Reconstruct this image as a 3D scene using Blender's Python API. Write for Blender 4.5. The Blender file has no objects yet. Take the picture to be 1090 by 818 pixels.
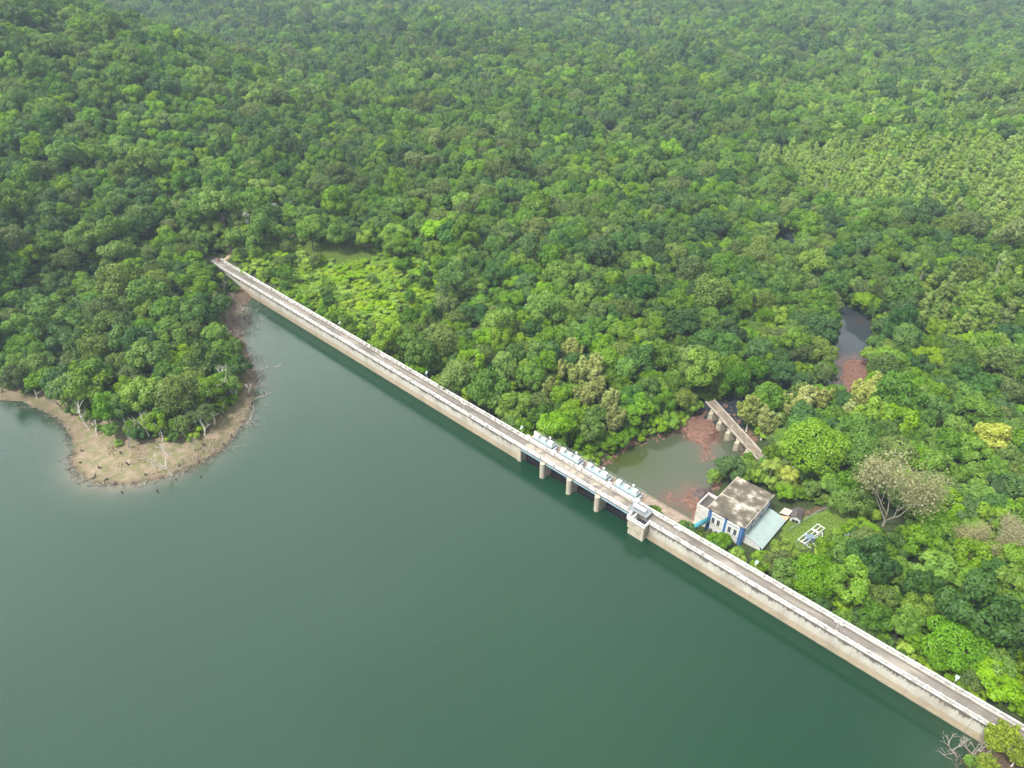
import bpy, math, random
import numpy as np
from mathutils import Vector

random.seed(7)
RNG = np.random.default_rng(11)
SC = bpy.context.scene
COL = SC.collection
R = math.radians

# ------------------------------------------------------------------ camera maths (used to read positions off the survey of the place)
F, CX, CY, CAMH, PITCH = 756.0, 545.0, 409.0, 130.0, R(35.3)
SP, CP = math.sin(PITCH), math.cos(PITCH)
DV = np.array([.734, -.679]); NV = np.array([.679, .734]); U0 = np.array([0.0, 156.155])
DAM_ROT = math.atan2(DV[1], DV[0])


def at(x, y, z):
    u = (x - CX) / F; v = (CY - y) / F
    d = np.array([u, CP + v * SP, -SP + v * CP])
    t = (CAMH - z) / -d[2]
    return np.array([d[0] * t, d[1] * t, z])


def proj(P):
    P = np.asarray(P, float); z = P[..., 2] - CAMH
    dep = P[..., 1] * CP - z * SP
    up = P[..., 1] * SP + z * CP
    return CX + F * P[..., 0] / dep, CY - F * up / dep, dep


def sn(x, y):
    a = np.asarray(x) - U0[0]; b = np.asarray(y) - U0[1]
    return a * DV[0] + b * DV[1], a * NV[0] + b * NV[1]


def W(s, n, z=0.0):
    p = U0 + s * DV + n * NV
    return Vector((p[0], p[1], z))


def inpoly(x, y, poly):
    x = np.asarray(x, float); y = np.asarray(y, float)
    c = np.zeros(np.broadcast(x, y).shape, bool)
    j = len(poly) - 1
    for i in range(len(poly)):
        xi, yi = poly[i]; xj, yj = poly[j]
        with np.errstate(divide='ignore', invalid='ignore'):
            c ^= ((yi > y) != (yj > y)) & (x < (xj - xi) * (y - yi) / ((yj - yi) if yj != yi else 1e-9) + xi)
        j = i
    return c


def dpoly(x, y, pts):
    x = np.asarray(x, float); y = np.asarray(y, float)
    best = np.full(np.broadcast(x, y).shape, 1e9)
    for (ax, ay), (bx, by) in zip(pts[:-1], pts[1:]):
        dx, dy = bx - ax, by - ay
        t = np.clip(((x - ax) * dx + (y - ay) * dy) / (dx * dx + dy * dy), 0, 1)
        best = np.minimum(best, np.hypot(x - ax - t * dx, y - ay - t * dy))
    return best


def sstep(x, a, b):
    t = np.clip((x - a) / (b - a), 0, 1)
    return t * t * (3 - 2 * t)


def wob(x, y, k, seed=0.0):
    return (np.sin(x * k + 1.3 + seed) * np.cos(y * k * 1.13 - .7 + seed * 2) + .6 * np.sin(x * k * 2.1 - y * k * 1.7 + 2.1 + seed) + .4 * np.cos(x * k * 3.9 + y * k * 3.1 + seed * 3)) / 2


def pxw(pts, z):
    return [tuple(at(a, b, z)[:2]) for a, b in pts]


# ------------------------------------------------------------------ terrain
LAKE_Z, POND_Z = -6.5, -14.5
SHORE = pxw([(268, 318), (262, 325), (257, 340), (257, 352), (262, 368), (270, 385), (276, 402), (272, 420), (266, 442), (254, 462), (236, 480), (214, 494), (186, 506), (158, 514), (125, 518), (96, 515), (80, 505), (73, 492), (76, 478), (72, 462), (58, 446), (32, 434), (0, 426)], LAKE_Z)
SHORE_L = [(SHORE[-1][0] - 60, SHORE[-1][1] + 4), (-420, 215), (-900, 260), (-3000, 330)]
SHORELINE = SHORE + SHORE_L
LAND = [tuple(W(-146, 3)[:2])] + SHORELINE + [(-3000, 7000), (3000, 7000), tuple(W(-100, 3000)[:2]), tuple(W(-146, 300)[:2])]
RB = pxw([(1046, 794), (1034, 806), (1024, 822), (1030, 850), (1060, 900)], LAKE_Z)
RBANK = [tuple(W(141, 3)[:2]), tuple(W(126.5, 3)[:2])] + RB + [(200, 20), (900, -40), (3000, -100), (3000, 60)]
RIVER = [(36, 158), (46, 158), (54, 166), (62, 180), (74, 190), (92, 196), (108, 200), (117, 206), (126, 226), (134, 246), (139, 275), (138, 300), (135, 335), (126, 385), (104, 450), (80, 560), (90, 700)]
POOL_PX = [(640, 498), (652, 486), (668, 474), (692, 467), (712, 463), (722, 455), (745, 440), (775, 432), (800, 470), (790, 488), (768, 498), (760, 520), (746, 540), (736, 557), (690, 527), (670, 520)]
POOL = pxw(POOL_PX, POND_Z)
POOL[-3:] = [tuple(W(49.5, 19)[:2]), tuple(W(30, 6)[:2]), tuple(W(4, 6)[:2])]
BAR1 = pxw([(727, 458), (736, 449), (752, 445), (764, 450), (768, 462), (764, 470), (757, 474), (757, 486), (748, 488), (746, 474), (730, 467)], POND_Z)
BAR2 = pxw([(704, 532), (713, 527), (722, 530), (731, 520), (742, 520), (739, 530), (745, 537), (738, 544), (726, 538)], POND_Z)
BANKRED = pxw([(655, 475), (668, 462), (690, 452), (712, 452), (706, 462), (690, 467), (668, 476)], POND_Z)
RAPID = pxw([(893, 383), (915, 380), (932, 388), (925, 412), (905, 430), (888, 425), (893, 405)], POND_Z)


def dshore(x, y):
    return dpoly(x, y, SHORELINE)


def terrain(x, y):
    x = np.asarray(x, float); y = np.asarray(y, float)
    s, n = sn(x, y)
    dr = dpoly(x, y, RIVER)
    g = -12.6 + 22 * np.tanh(np.maximum(dr - 14, 0) / 340.)
    g += 6.0 * np.exp(-((x - 100) ** 2 + (y - 58) ** 2) / (2 * 34 ** 2))
    g += 2.0 * np.exp(-((x + 130) ** 2 + (y - 278) ** 2) / (2 * 26 ** 2))
    g += 66 * np.exp(-((x + 345) ** 2 / (2 * 112 ** 2) + (y - 455) ** 2 / (2 * 105 ** 2)))
    g += 5 * np.exp(-((x + 260) ** 2 / (2 * 110 ** 2) + (y - 330) ** 2 / (2 * 110 ** 2)))
    far = sstep(y, 260, 800)
    g += far * 13 * wob(x, y, .0085) + 80 * sstep(y, 950, 2000) + 60 * sstep(y, 2000, 4200) + far * 26 * wob(x, y, .0032, 2)
    g += .7 * wob(x, y, .06, 1) * sstep(dr, 12, 40)
    g = g - 3.6 * (1 - sstep(dr, 6.0, 13.0))
    nr = sstep(n, 4.0, 22.0); g = np.where((s > -190) & (s < 150), np.minimum(g, -1.9 + 30 * nr ** 2), g)
    # pool hollow and the red gravel bars
    pool = inpoly(x, y, POOL)
    dp = dpoly(x, y, POOL + POOL[:1])
    g = np.where(pool, -16.2 + 1.9 * (1 - sstep(dp, 0, 4)), np.where(dp < 5, np.minimum(g, -14.3 + .4 * dp), g))
    for b, hgt in ((BAR1, 3.4), (BAR2, 2.6), (RAPID, 2.6)):
        ins = inpoly(x, y, b); db = dpoly(x, y, b + b[:1])
        lift = np.where(ins, sstep(db, -1.5, 3.2), (1 - sstep(db, 0, 3.5)) * .22)
        g = g + lift * (hgt + .5 * wob(x, y, 1.1, 4))
    # reservoir side
    up = n < 2.0
    land = inpoly(x, y, LAND) & up
    ds = dshore(x, y)
    prof = LAKE_Z + .10 * np.minimum(ds, 6) + .12 * np.clip(ds - 6, 0, 16) + .26 * np.maximum(ds - 22, 0) + .12 * wob(x, y, .8, 3)
    steep = np.exp(-((x + 98) ** 2 + (y - 250) ** 2) / (2 * 26 ** 2))
    prof += steep * .16 * np.clip(ds, 0, 30)
    rb = inpoly(x, y, RBANK) & up
    prof2 = LAKE_Z + .55 * dpoly(x, y, RB)
    bed = LAKE_Z - .3 - .22 * np.minimum(np.minimum(ds, dpoly(x, y, RB)), 14)
    z = np.where(up, np.where(land, np.minimum(g, prof), np.where(rb, np.minimum(prof2, -1.6), bed)), g)
    return z


def tz(x, y):
    return float(terrain(np.array([x]), np.array([y]))[0])


# ------------------------------------------------------------------ mesh helpers
class MB:
    def __init__(self): self.v = []; self.f = []; self.m = []

    def add(self, vs, fs, mi=0):
        o = len(self.v); self.v += [tuple(map(float, p)) for p in vs]
        self.f += [tuple(i + o for i in q) for q in fs]; self.m += [mi] * len(fs)
        return self

    def box(self, x0, x1, y0, y1, z0, z1, mi=0, ch=0.0):
        if ch <= 0:
            return self.add([(x0, y0, z0), (x1, y0, z0), (x1, y1, z0), (x0, y1, z0), (x0, y0, z1), (x1, y0, z1), (x1, y1, z1), (x0, y1, z1)],
                            [(0, 3, 2, 1), (4, 5, 6, 7), (0, 1, 5, 4), (1, 2, 6, 5), (2, 3, 7, 6), (3, 0, 4, 7)], mi)
        c = ch  # chamfered upper edges
        return self.add([(x0, y0, z0), (x1, y0, z0), (x1, y1, z0), (x0, y1, z0), (x0, y0, z1 - c), (x1, y0, z1 - c), (x1, y1, z1 - c), (x0, y1, z1 - c),
                         (x0 + c, y0 + c, z1), (x1 - c, y0 + c, z1), (x1 - c, y1 - c, z1), (x0 + c, y1 - c, z1)],
                        [(0, 3, 2, 1), (8, 9, 10, 11), (0, 1, 5, 4), (1, 2, 6, 5), (2, 3, 7, 6), (3, 0, 4, 7), (4, 5, 9, 8), (5, 6, 10, 9), (6, 7, 11, 10), (7, 4, 8, 11)], mi)

    def prism_s(self, prof, s0, s1, mi=0):     # profile in (n, z) swept along s
        k = len(prof)
        vs = [(s0, a, b) for a, b in prof] + [(s1, a, b) for a, b in prof]
        fs = [tuple(range(k)), tuple(reversed(range(k, 2 * k)))] + [(i, i + k, (i + 1) % k + k, (i + 1) % k) for i in range(k)]
        return self.add(vs, fs, mi)

    def prism_z(self, pts, z0, z1, mi=0):
        k = len(pts)
        vs = [(a, b, z0) for a, b in pts] + [(a, b, z1) for a, b in pts]
        fs = [tuple(reversed(range(k))), tuple(range(k, 2 * k))] + [(i, (i + 1) % k, (i + 1) % k + k, i + k) for i in range(k)]
        return self.add(vs, fs, mi)

    def tube(self, pts, rad, k=6, mi=0, cap=True):
        pts = [Vector(p) for p in pts]
        vs = []; fs = []
        ref = Vector((.31, .2, .93))
        for i, p in enumerate(pts):
            t = (pts[min(i + 1, len(pts) - 1)] - pts[max(i - 1, 0)])
            t = t.normalized() if t.length > 1e-9 else Vector((0, 0, 1))
            a = t.cross(ref); a = a.normalized() if a.length > 1e-3 else t.cross(Vector((1, 0, 0))).normalized()
            b = t.cross(a)
            r = rad[i] if hasattr(rad, '__len__') else rad
            for j in range(k):
                w = 2 * math.pi * j / k
                vs.append(p + (a * math.cos(w) + b * math.sin(w)) * r)
        for i in range(len(pts) - 1):
            for j in range(k):
                fs.append((i * k + j, i * k + (j + 1) % k, (i + 1) * k + (j + 1) % k, (i + 1) * k + j))
        if cap:
            fs.append(tuple(reversed(range(k)))); fs.append(tuple(range((len(pts) - 1) * k, len(pts) * k)))
        return self.add(vs, fs, mi)

    def lathe(self, c, prof, k=14, mi=0):
        vs = []; fs = []
        for r, z in prof:
            for j in range(k):
                w = 2 * math.pi * j / k
                vs.append((c[0] + r * math.cos(w), c[1] + r * math.sin(w), c[2] + z))
        for i in range(len(prof) - 1):
            for j in range(k):
                fs.append((i * k + j, i * k + (j + 1) % k, (i + 1) * k + (j + 1) % k, (i + 1) * k + j))
        fs.append(tuple(reversed(range(k)))); fs.append(tuple(range((len(prof) - 1) * k, len(prof) * k)))
        return self.add(vs, fs, mi)

    def mesh(self, name, mats):
        me = bpy.data.meshes.new(name)
        me.from_pydata(self.v, [], self.f)
        mats = mats if isinstance(mats, (list, tuple)) else [mats]
        for m in mats: me.materials.append(m)
        if len(mats) > 1: me.polygons.foreach_set('material_index', self.m)
        me.update()
        return me

    def build(self, name, mats, parent=None, dz=0.0, smooth=False):
        me = self.mesh(name, mats)
        if smooth: me.polygons.foreach_set('use_smooth', [True] * len(me.polygons))
        o = bpy.data.objects.new(name, me); COL.objects.link(o)
        if parent is not None: o.parent = parent
        if dz: o.location.z = dz
        return o


def tag(o, label=None, cat=None, group=None, kind=None):
    if label: o['label'] = label
    if cat: o['category'] = cat
    if group: o['group'] = group
    if kind: o['kind'] = kind
    return o


def empty(name, loc, rz=0.0):
    o = bpy.data.objects.new(name, None); COL.objects.link(o)
    o.location = loc; o.rotation_euler = (0, 0, rz); o.empty_display_size = .3
    return o


def kids(o): return [c for c in bpy.data.objects if c.parent == o]


def copy_tree(o, parent=None, ch=None):
    ch = ch if ch is not None else CH(o)
    c = o.copy(); COL.objects.link(c); c.parent = parent
    for k, sub in ch: copy_tree(k, c, sub)
    return c


def CH(o): return [(k, CH(k)) for k in kids(o)]


# ------------------------------------------------------------------ materials
def newmat(name):
    m = bpy.data.materials.new(name); m.use_nodes = True
    nt = m.node_tree; nt.nodes.clear()
    out = nt.nodes.new('ShaderNodeOutputMaterial')
    return m, nt, out


def N(nt, t, **kw):
    n = nt.nodes.new(t)
    for k, v in kw.items():
        if k in n.inputs.keys() if hasattr(n.inputs, 'keys') else False: n.inputs[k].default_value = v
        else: setattr(n, k, v)
    return n


def L(nt, a, b): nt.links.new(a, b)


def ramp(nt, fac, stops, interp='LINEAR'):
    r = nt.nodes.new('ShaderNodeValToRGB'); r.color_ramp.interpolation = interp
    e = r.color_ramp.elements
    while len(e) < len(stops): e.new(.5)
    for el, (p, c) in zip(e, stops):
        el.position = p; el.color = (*c, 1) if len(c) == 3 else c
    L(nt, fac, r.inputs[0]); return r.outputs[0]


def mixc(nt, fac, a, b, mode='MIX'):
    m = nt.nodes.new('ShaderNodeMix'); m.data_type = 'RGBA'; m.blend_type = mode
    for sock, v in ((m.inputs[0], fac), (m.inputs[6], a), (m.inputs[7], b)):
        if hasattr(v, 'is_linked') or hasattr(v, 'links'): L(nt, v, sock)
        elif isinstance(v, (int, float)): sock.default_value = v
        else: sock.default_value = (*v, 1)
    return m.outputs[2]


def mth(nt, op, a, b=None, c=None, clamp=False):
    m = nt.nodes.new('ShaderNodeMath'); m.operation = op; m.use_clamp = clamp
    for i, v in enumerate((a, b, c)):
        if v is None: continue
        if hasattr(v, 'links'): L(nt, v, m.inputs[i])
        else: m.inputs[i].default_value = v
    return m.outputs[0]


def noise(nt, vec, scale, detail=4, rough=.55, scl=None):
    if scl is not None:
        mp = nt.nodes.new('ShaderNodeMapping'); mp.inputs['Scale'].default_value = scl; L(nt, vec, mp.inputs[0]); vec = mp.outputs[0]
    n = nt.nodes.new('ShaderNodeTexNoise'); n.inputs['Scale'].default_value = scale; n.inputs['Detail'].default_value = detail; n.inputs['Roughness'].default_value = rough
    L(nt, vec, n.inputs['Vector']); return n.outputs['Fac']


def objco(nt): return nt.nodes.new('ShaderNodeTexCoord').outputs['Object']
def worldpos(nt): return nt.nodes.new('ShaderNodeNewGeometry').outputs['Position']


def princ(nt, out, color, rough=.8, spec=.3, bump=None, bstr=.3, metallic=0.0, bdist=.05):
    b = nt.nodes.new('ShaderNodeBsdfPrincipled')
    if hasattr(color, 'links'): L(nt, color, b.inputs['Base Color'])
    else: b.inputs['Base Color'].default_value = (*color, 1)
    if hasattr(rough, 'links'): L(nt, rough, b.inputs['Roughness'])
    else: b.inputs['Roughness'].default_value = rough
    b.inputs['Specular IOR Level'].default_value = spec; b.inputs['Metallic'].default_value = metallic
    if bump is not None:
        bm = nt.nodes.new('ShaderNodeBump'); bm.inputs['Strength'].default_value = bstr; bm.inputs['Distance'].default_value = bdist
        L(nt, bump, bm.inputs['Height']); L(nt, bm.outputs[0], b.inputs['Normal'])
    L(nt, b.outputs[0], out.inputs[0]); return b


def simple(name, col, rough=.7, var=.15, scale=1.5, dirt=None, dscale=.6, damt=.5, metallic=0.0, dpos=(.5, .68), coord='w'):
    m, nt, out = newmat(name)
    co = worldpos(nt) if coord == 'w' else objco(nt)
    n1 = noise(nt, co, scale, 5)
    c = ramp(nt, n1, [(.3, tuple(x * (1 - var) for x in col)), (.7, tuple(min(1, x * (1 + var)) for x in col))])
    if dirt:
        n2 = noise(nt, co, dscale, 7, .65)
        f = ramp(nt, n2, [(dpos[0], (0, 0, 0)), (dpos[1], (damt,) * 3)])
        c = mixc(nt, f, c, dirt)
    princ(nt, out, c, rough, .3, n1, .15, metallic)
    return m


def leafmat(name, dark, light, trans=.26, wamp=.32):
    m, nt, out = newmat(name)
    at_ = nt.nodes.new('ShaderNodeAttribute'); at_.attribute_name = 'leaf'
    oi = nt.nodes.new('ShaderNodeObjectInfo')
    wn = noise(nt, worldpos(nt), .022, 3)
    f = mth(nt, 'ADD', mth(nt, 'MULTIPLY', at_.outputs['Fac'], .55), mth(nt, 'MULTIPLY', oi.outputs['Random'], .45))
    f = mth(nt, 'ADD', f, mth(nt, 'MULTIPLY', mth(nt, 'SUBTRACT', wn, .5), wamp * 2), clamp=True)
    mid = tuple((a + b) / 2 for a, b in zip(dark, light))
    c = ramp(nt, f, [(.05, dark), (.5, mid), (.95, light)])
    hs = nt.nodes.new('ShaderNodeHueSaturation')
    r2 = mth(nt, 'FRACT', mth(nt, 'MULTIPLY', oi.outputs['Random'], 17.31))
    L(nt, mth(nt, 'ADD', .484, mth(nt, 'MULTIPLY', r2, .022)), hs.inputs['Hue'])
    r3 = mth(nt, 'FRACT', mth(nt, 'MULTIPLY', oi.outputs['Random'], 91.7))
    L(nt, mth(nt, 'MULTIPLY', mth(nt, 'ADD', .80, mth(nt, 'MULTIPLY', r3, .36)), mth(nt, 'ADD', .55, mth(nt, 'MULTIPLY', noise(nt, worldpos(nt), .0062, 3, .6), .9))), hs.inputs['Value'])
    L(nt, mth(nt, 'ADD', .93, mth(nt, 'MULTIPLY', mth(nt, 'FRACT', mth(nt, 'MULTIPLY', oi.outputs['Random'], 53.3)), .2)), hs.inputs['Saturation'])
    L(nt, c, hs.inputs['Color'])
    d = nt.nodes.new('ShaderNodeBsdfDiffuse'); t = nt.nodes.new('ShaderNodeBsdfTranslucent')
    g = nt.nodes.new('ShaderNodeBsdfGlossy'); g.inputs['Roughness'].default_value = .45; g.inputs['Color'].default_value = (.9, .95, 1, 1)
    L(nt, hs.outputs[0], d.inputs[0])
    yel = mixc(nt, .5, hs.outputs[0], (1.0, 1.0, .30), 'MULTIPLY'); L(nt, yel, t.inputs[0])
    mx = nt.nodes.new('ShaderNodeMixShader'); mx.inputs[0].default_value = trans
    L(nt, d.outputs[0], mx.inputs[1]); L(nt, t.outputs[0], mx.inputs[2])
    m2 = nt.nodes.new('ShaderNodeMixShader'); m2.inputs[0].default_value = .016
    L(nt, mx.outputs[0], m2.inputs[1]); L(nt, g.outputs[0], m2.inputs[2])
    L(nt, m2.outputs[0], out.inputs[0])
    return m


M = {}
M['leaf_mid'] = leafmat('leaf_mid', (0.056, 0.142, 0.013), (0.175, 0.315, 0.036))
M['leaf_dark'] = leafmat('leaf_dark', (0.03, 0.092, 0.017), (0.095, 0.195, 0.034))
M['leaf_bright'] = leafmat('leaf_bright', (0.095, 0.22, 0.012), (0.245, 0.405, 0.034))
M['leaf_olive'] = leafmat('leaf_olive', (0.08, 0.14, 0.026), (0.215, 0.3, 0.07))
M['leaf_pale'] = leafmat('leaf_pale', (0.23, 0.29, 0.07), (0.44, 0.48, 0.155))
M['leaf_lime'] = leafmat('leaf_lime', (0.085, 0.215, 0.012), (0.195, 0.36, 0.026))
M['leaf_scrub'] = leafmat('leaf_scrub', (0.15, 0.3, 0.016), (0.32, 0.49, 0.04), wamp=.15)
M['leaf_willow'] = leafmat('leaf_willow', (0.125, 0.205, 0.025), (0.275, 0.355, 0.062))
M['leaf_yellow'] = leafmat('leaf_yellow', (0.27, 0.31, 0.055), (0.45, 0.48, 0.125))
M['leaf_straw'] = leafmat('leaf_straw', (0.23, 0.225, 0.1), (0.39, 0.375, 0.19))
M['leaf_white'] = leafmat('leaf_white', (0.3, 0.32, 0.27), (0.48, 0.5, 0.43))
M['leaf_palm'] = leafmat('leaf_palm', (0.14, 0.21, 0.035), (0.34, 0.38, 0.085))
M['leaf_plant'] = leafmat('leaf_plant', (0.175, 0.29, 0.045), (0.325, 0.46, 0.1), wamp=.2)
M['bark'] = simple('bark', (.16, .125, .09), .9, .3, 3)
M['bark_pale'] = simple('bark_pale', (.64, .60, .52), .85, .2, 2.5, (.25, .21, .16), 1.2, .5)
M['bark_grey'] = simple('bark_grey', (.34, .30, .25), .9, .25, 2.5)
M['stump_wood'] = simple('stump_wood', (.075, .058, .045), .9, .3, 3)
M['white_paint'] = simple('white_paint', (.64, .625, .60), .65, .10, 1.4, (.20, .185, .155), .75, .8, dpos=(.47, .66))
M['clean_white'] = simple('clean_white', (.70, .70, .68), .55, .05, 1.5, (.36, .34, .30), 1.1, .5, dpos=(.54, .72))
M['blue_paint'] = simple('blue_paint', (.035, .15, .42), .55, .12, 1.3, (.10, .16, .28), 1.0, .5)
M['cyan_paint'] = simple('cyan_paint', (.07, .36, .44), .5, .08, 1.0, (.25, .30, .28), 1.0, .4)
M['grey_steel'] = simple('grey_steel', (.24, .27, .29), .45, .1, 1.6, (.22, .17, .12), .9, .5, metallic=.2)
M['light_steel'] = simple('light_steel', (.29, .36, .37), .5, .14, 1.3, (.27, .25, .22), 1.0, .55)
M['blue_steel'] = simple('blue_steel', (.33, .50, .57), .5, .12, .9, (.18, .16, .13), 1.1, .6)
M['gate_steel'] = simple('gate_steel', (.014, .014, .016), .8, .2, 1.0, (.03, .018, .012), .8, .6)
M['dark_gap'] = simple('dark_gap', (.03, .03, .035), .7, .2, 1.0)
M['glass'] = simple('window_glass', (.025, .03, .036), .12, .1, 1.0)
M['frame_dark'] = simple('window_frame', (.55, .55, .54), .6, .05, 2)
M['concrete'] = simple('concrete', (.40, .36, .29), .85, .14, .8, (.12, .105, .08), .35, .7)
M['pier_concrete'] = simple('pier_concrete', (.47, .42, .32), .85, .12, .9, (.17, .14, .10), .8, .6)
M['brown_concrete'] = simple('brown_concrete', (.30, .235, .18), .9, .2, .7, (.13, .10, .07), .5, .7)
M['tin_roof'] = simple('tin_roof', (.48, .43, .38), .6, .15, .9, (.24, .17, .12), .6, .6)
M['tan_roof'] = simple('tan_roof', (.50, .39, .22), .7, .15, .9, (.26, .20, .13), .8, .6)
M['dark_roof'] = simple('dark_roof', (.085, .075, .07), .8, .25, .9, (.20, .17, .13), .7, .5)
M['red_rock'] = simple('red_rock', (.20, .112, .082), .9, .28, 1.6, (.10, .05, .04), .8, .6)
M['porcelain'] = simple('porcelain', (.38, .35, .32), .3, .1, 2)
M['red_paint'] = simple('red_paint', (.45, .08, .06), .6, .15, 2, (.5, .45, .4), 1.5, .4)


def m_damface():
    m, nt, out = newmat('dam_face_concrete')
    co = objco(nt)
    sx = nt.nodes.new('ShaderNodeSeparateXYZ'); L(nt, co, sx.inputs[0])
    s, n, z = sx.outputs
    big = noise(nt, co, .35, 6, .6); fine = noise(nt, co, 2.2, 6, .65)
    c = ramp(nt, big, [(.3, (.47, .43, .355)), (.7, (.60, .57, .50))])
    c = mixc(nt, ramp(nt, fine, [(.45, (0, 0, 0)), (.8, (.35,) * 3)]), c, (.40, .33, .25))
    # tan band left by the water below an uneven old level
    lvl = mth(nt, 'ADD', z, mth(nt, 'MULTIPLY', mth(nt, 'SUBTRACT', noise(nt, co, .5, 3, .5, (1, 1, .1)), .5), .5))
    low = ramp(nt, mth(nt, 'MULTIPLY_ADD', lvl, .25, 1.75), [(.62, (1, 1, 1)), (.73, (0, 0, 0))])     # z -4.5 .. -4.1
    tan = ramp(nt, noise(nt, co, .6, 6, .6, (1, 1, 4)), [(.3, (.36, .285, .19)), (.7, (.48, .385, .27))])
    c = mixc(nt, mth(nt, 'MULTIPLY', low, .92), c, tan)
    wet = ramp(nt, mth(nt, 'MULTIPLY_ADD', lvl, 1.0, 6.5), [(.0, (1, 1, 1)), (.35, (0, 0, 0))])
    c = mixc(nt, mth(nt, 'MULTIPLY', wet, .75), c, (.15, .12, .08))
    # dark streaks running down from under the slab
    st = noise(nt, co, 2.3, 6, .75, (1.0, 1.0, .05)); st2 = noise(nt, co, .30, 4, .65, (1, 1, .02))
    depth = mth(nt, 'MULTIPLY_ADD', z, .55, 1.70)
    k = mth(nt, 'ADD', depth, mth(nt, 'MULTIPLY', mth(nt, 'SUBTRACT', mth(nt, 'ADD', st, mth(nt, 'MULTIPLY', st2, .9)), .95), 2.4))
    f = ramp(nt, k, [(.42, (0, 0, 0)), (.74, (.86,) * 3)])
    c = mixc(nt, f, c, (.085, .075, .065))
    bl = ramp(nt, noise(nt, co, .12, 6, .65, (1, 1, .5)), [(.50, (0, 0, 0)), (.64, (.55,) * 3)])
    c = mixc(nt, bl, c, (.27, .225, .165))
    lj = mth(nt, 'LESS_THAN', mth(nt, 'ABSOLUTE', mth(nt, 'SUBTRACT', mth(nt, 'FRACT', mth(nt, 'MULTIPLY', z, 1 / 1.5)), .5)), .02)
    c = mixc(nt, mth(nt, 'MULTIPLY', lj, .35), c, (.2, .165, .12))
    # pour joints
    jt = mth(nt, 'LESS_THAN', mth(nt, 'ABSOLUTE', mth(nt, 'SUBTRACT', mth(nt, 'FRACT', mth(nt, 'MULTIPLY', s, 1 / 11.5)), .5)), .004)
    c = mixc(nt, mth(nt, 'MULTIPLY', jt, .6), c, (.14, .11, .08))
    princ(nt, out, c, .9, .2, fine, .25)
    return m


def m_road():
    m, nt, out = newmat('road_surface')
    co = objco(nt)
    sx = nt.nodes.new('ShaderNodeSeparateXYZ'); L(nt, co, sx.inputs[0]); s, n, z = sx.outputs
    a = noise(nt, co, .5, 7, .65); b = noise(nt, co, .09, 4, .6, (1, 2.5, 1)); d = noise(nt, co, 6, 4, .6)
    c = ramp(nt, a, [(.3, (.150, .133, .114)), (.7, (.235, .210, .182))])
    c = mixc(nt, ramp(nt, noise(nt, co, .22, 5, .6, (.35, 1.6, 1)), [(.52, (0, 0, 0)), (.66, (.75,) * 3)]), c, (.35, .31, .255))
    # worn pale screed along the spillway
    spill = mth(nt, 'MULTIPLY', ramp(nt, mth(nt, 'MULTIPLY_ADD', s, .01, .5), [(.50, (0, 0, 0)), (.54, (1, 1, 1)), (.90, (1, 1, 1)), (.93, (0, 0, 0))]), ramp(nt, noise(nt, co, .45, 6, .6), [(.44, (0, 0, 0)), (.54, (.85,) * 3)]))
    c = mixc(nt, spill, c, (.385, .34, .275))
    # gutter dirt line near the downstream kerb, long streaks
    g = ramp(nt, mth(nt, 'ADD', n, mth(nt, 'MULTIPLY', mth(nt, 'SUBTRACT', a, .5), .5)), [(0.0, (0, 0, 0)), (1, (1, 1, 1))])
    gl = mth(nt, 'SUBTRACT', 1.0, mth(nt, 'MULTIPLY', mth(nt, 'ABSOLUTE', mth(nt, 'SUBTRACT', mth(nt, 'ADD', n, mth(nt, 'MULTIPLY', mth(nt, 'SUBTRACT', a, .5), .5)), 3.25)), 3.6), clamp=True)
    c = mixc(nt, mth(nt, 'MULTIPLY', gl, .75), c, (.06, .05, .04))
    gl2 = mth(nt, 'SUBTRACT', 1.0, mth(nt, 'MULTIPLY', mth(nt, 'ABSOLUTE', mth(nt, 'SUBTRACT', mth(nt, 'ADD', n, mth(nt, 'MULTIPLY', mth(nt, 'SUBTRACT', a, .5), .4)), .62)), 4.5), clamp=True)
    c = mixc(nt, mth(nt, 'MULTIPLY', gl2, .5), c, (.08, .07, .055))
    c = mixc(nt, ramp(nt, b, [(.50, (0, 0, 0)), (.66, (.65,) * 3)]), c, (.105, .092, .078))
    princ(nt, out, c, .9, .2, d, .2)
    return m


def m_roofstain():
    m, nt, out = newmat('stained_flat_roof')
    co = worldpos(nt)
    a = noise(nt, co, .28, 7, .62); b = noise(nt, co, 1.4, 6, .65)
    c = ramp(nt, a, [(.38, (.075, .065, .05)), (.50, (.13, .112, .085)), (.555, (.25, .22, .17)), (.62, (.50, .46, .39))])
    c = mixc(nt, ramp(nt, b, [(.45, (0, 0, 0)), (.7, (.6,) * 3)]), c, (.15, .12, .08))
    princ(nt, out, c, .9, .2, b, .2)
    return m


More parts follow.
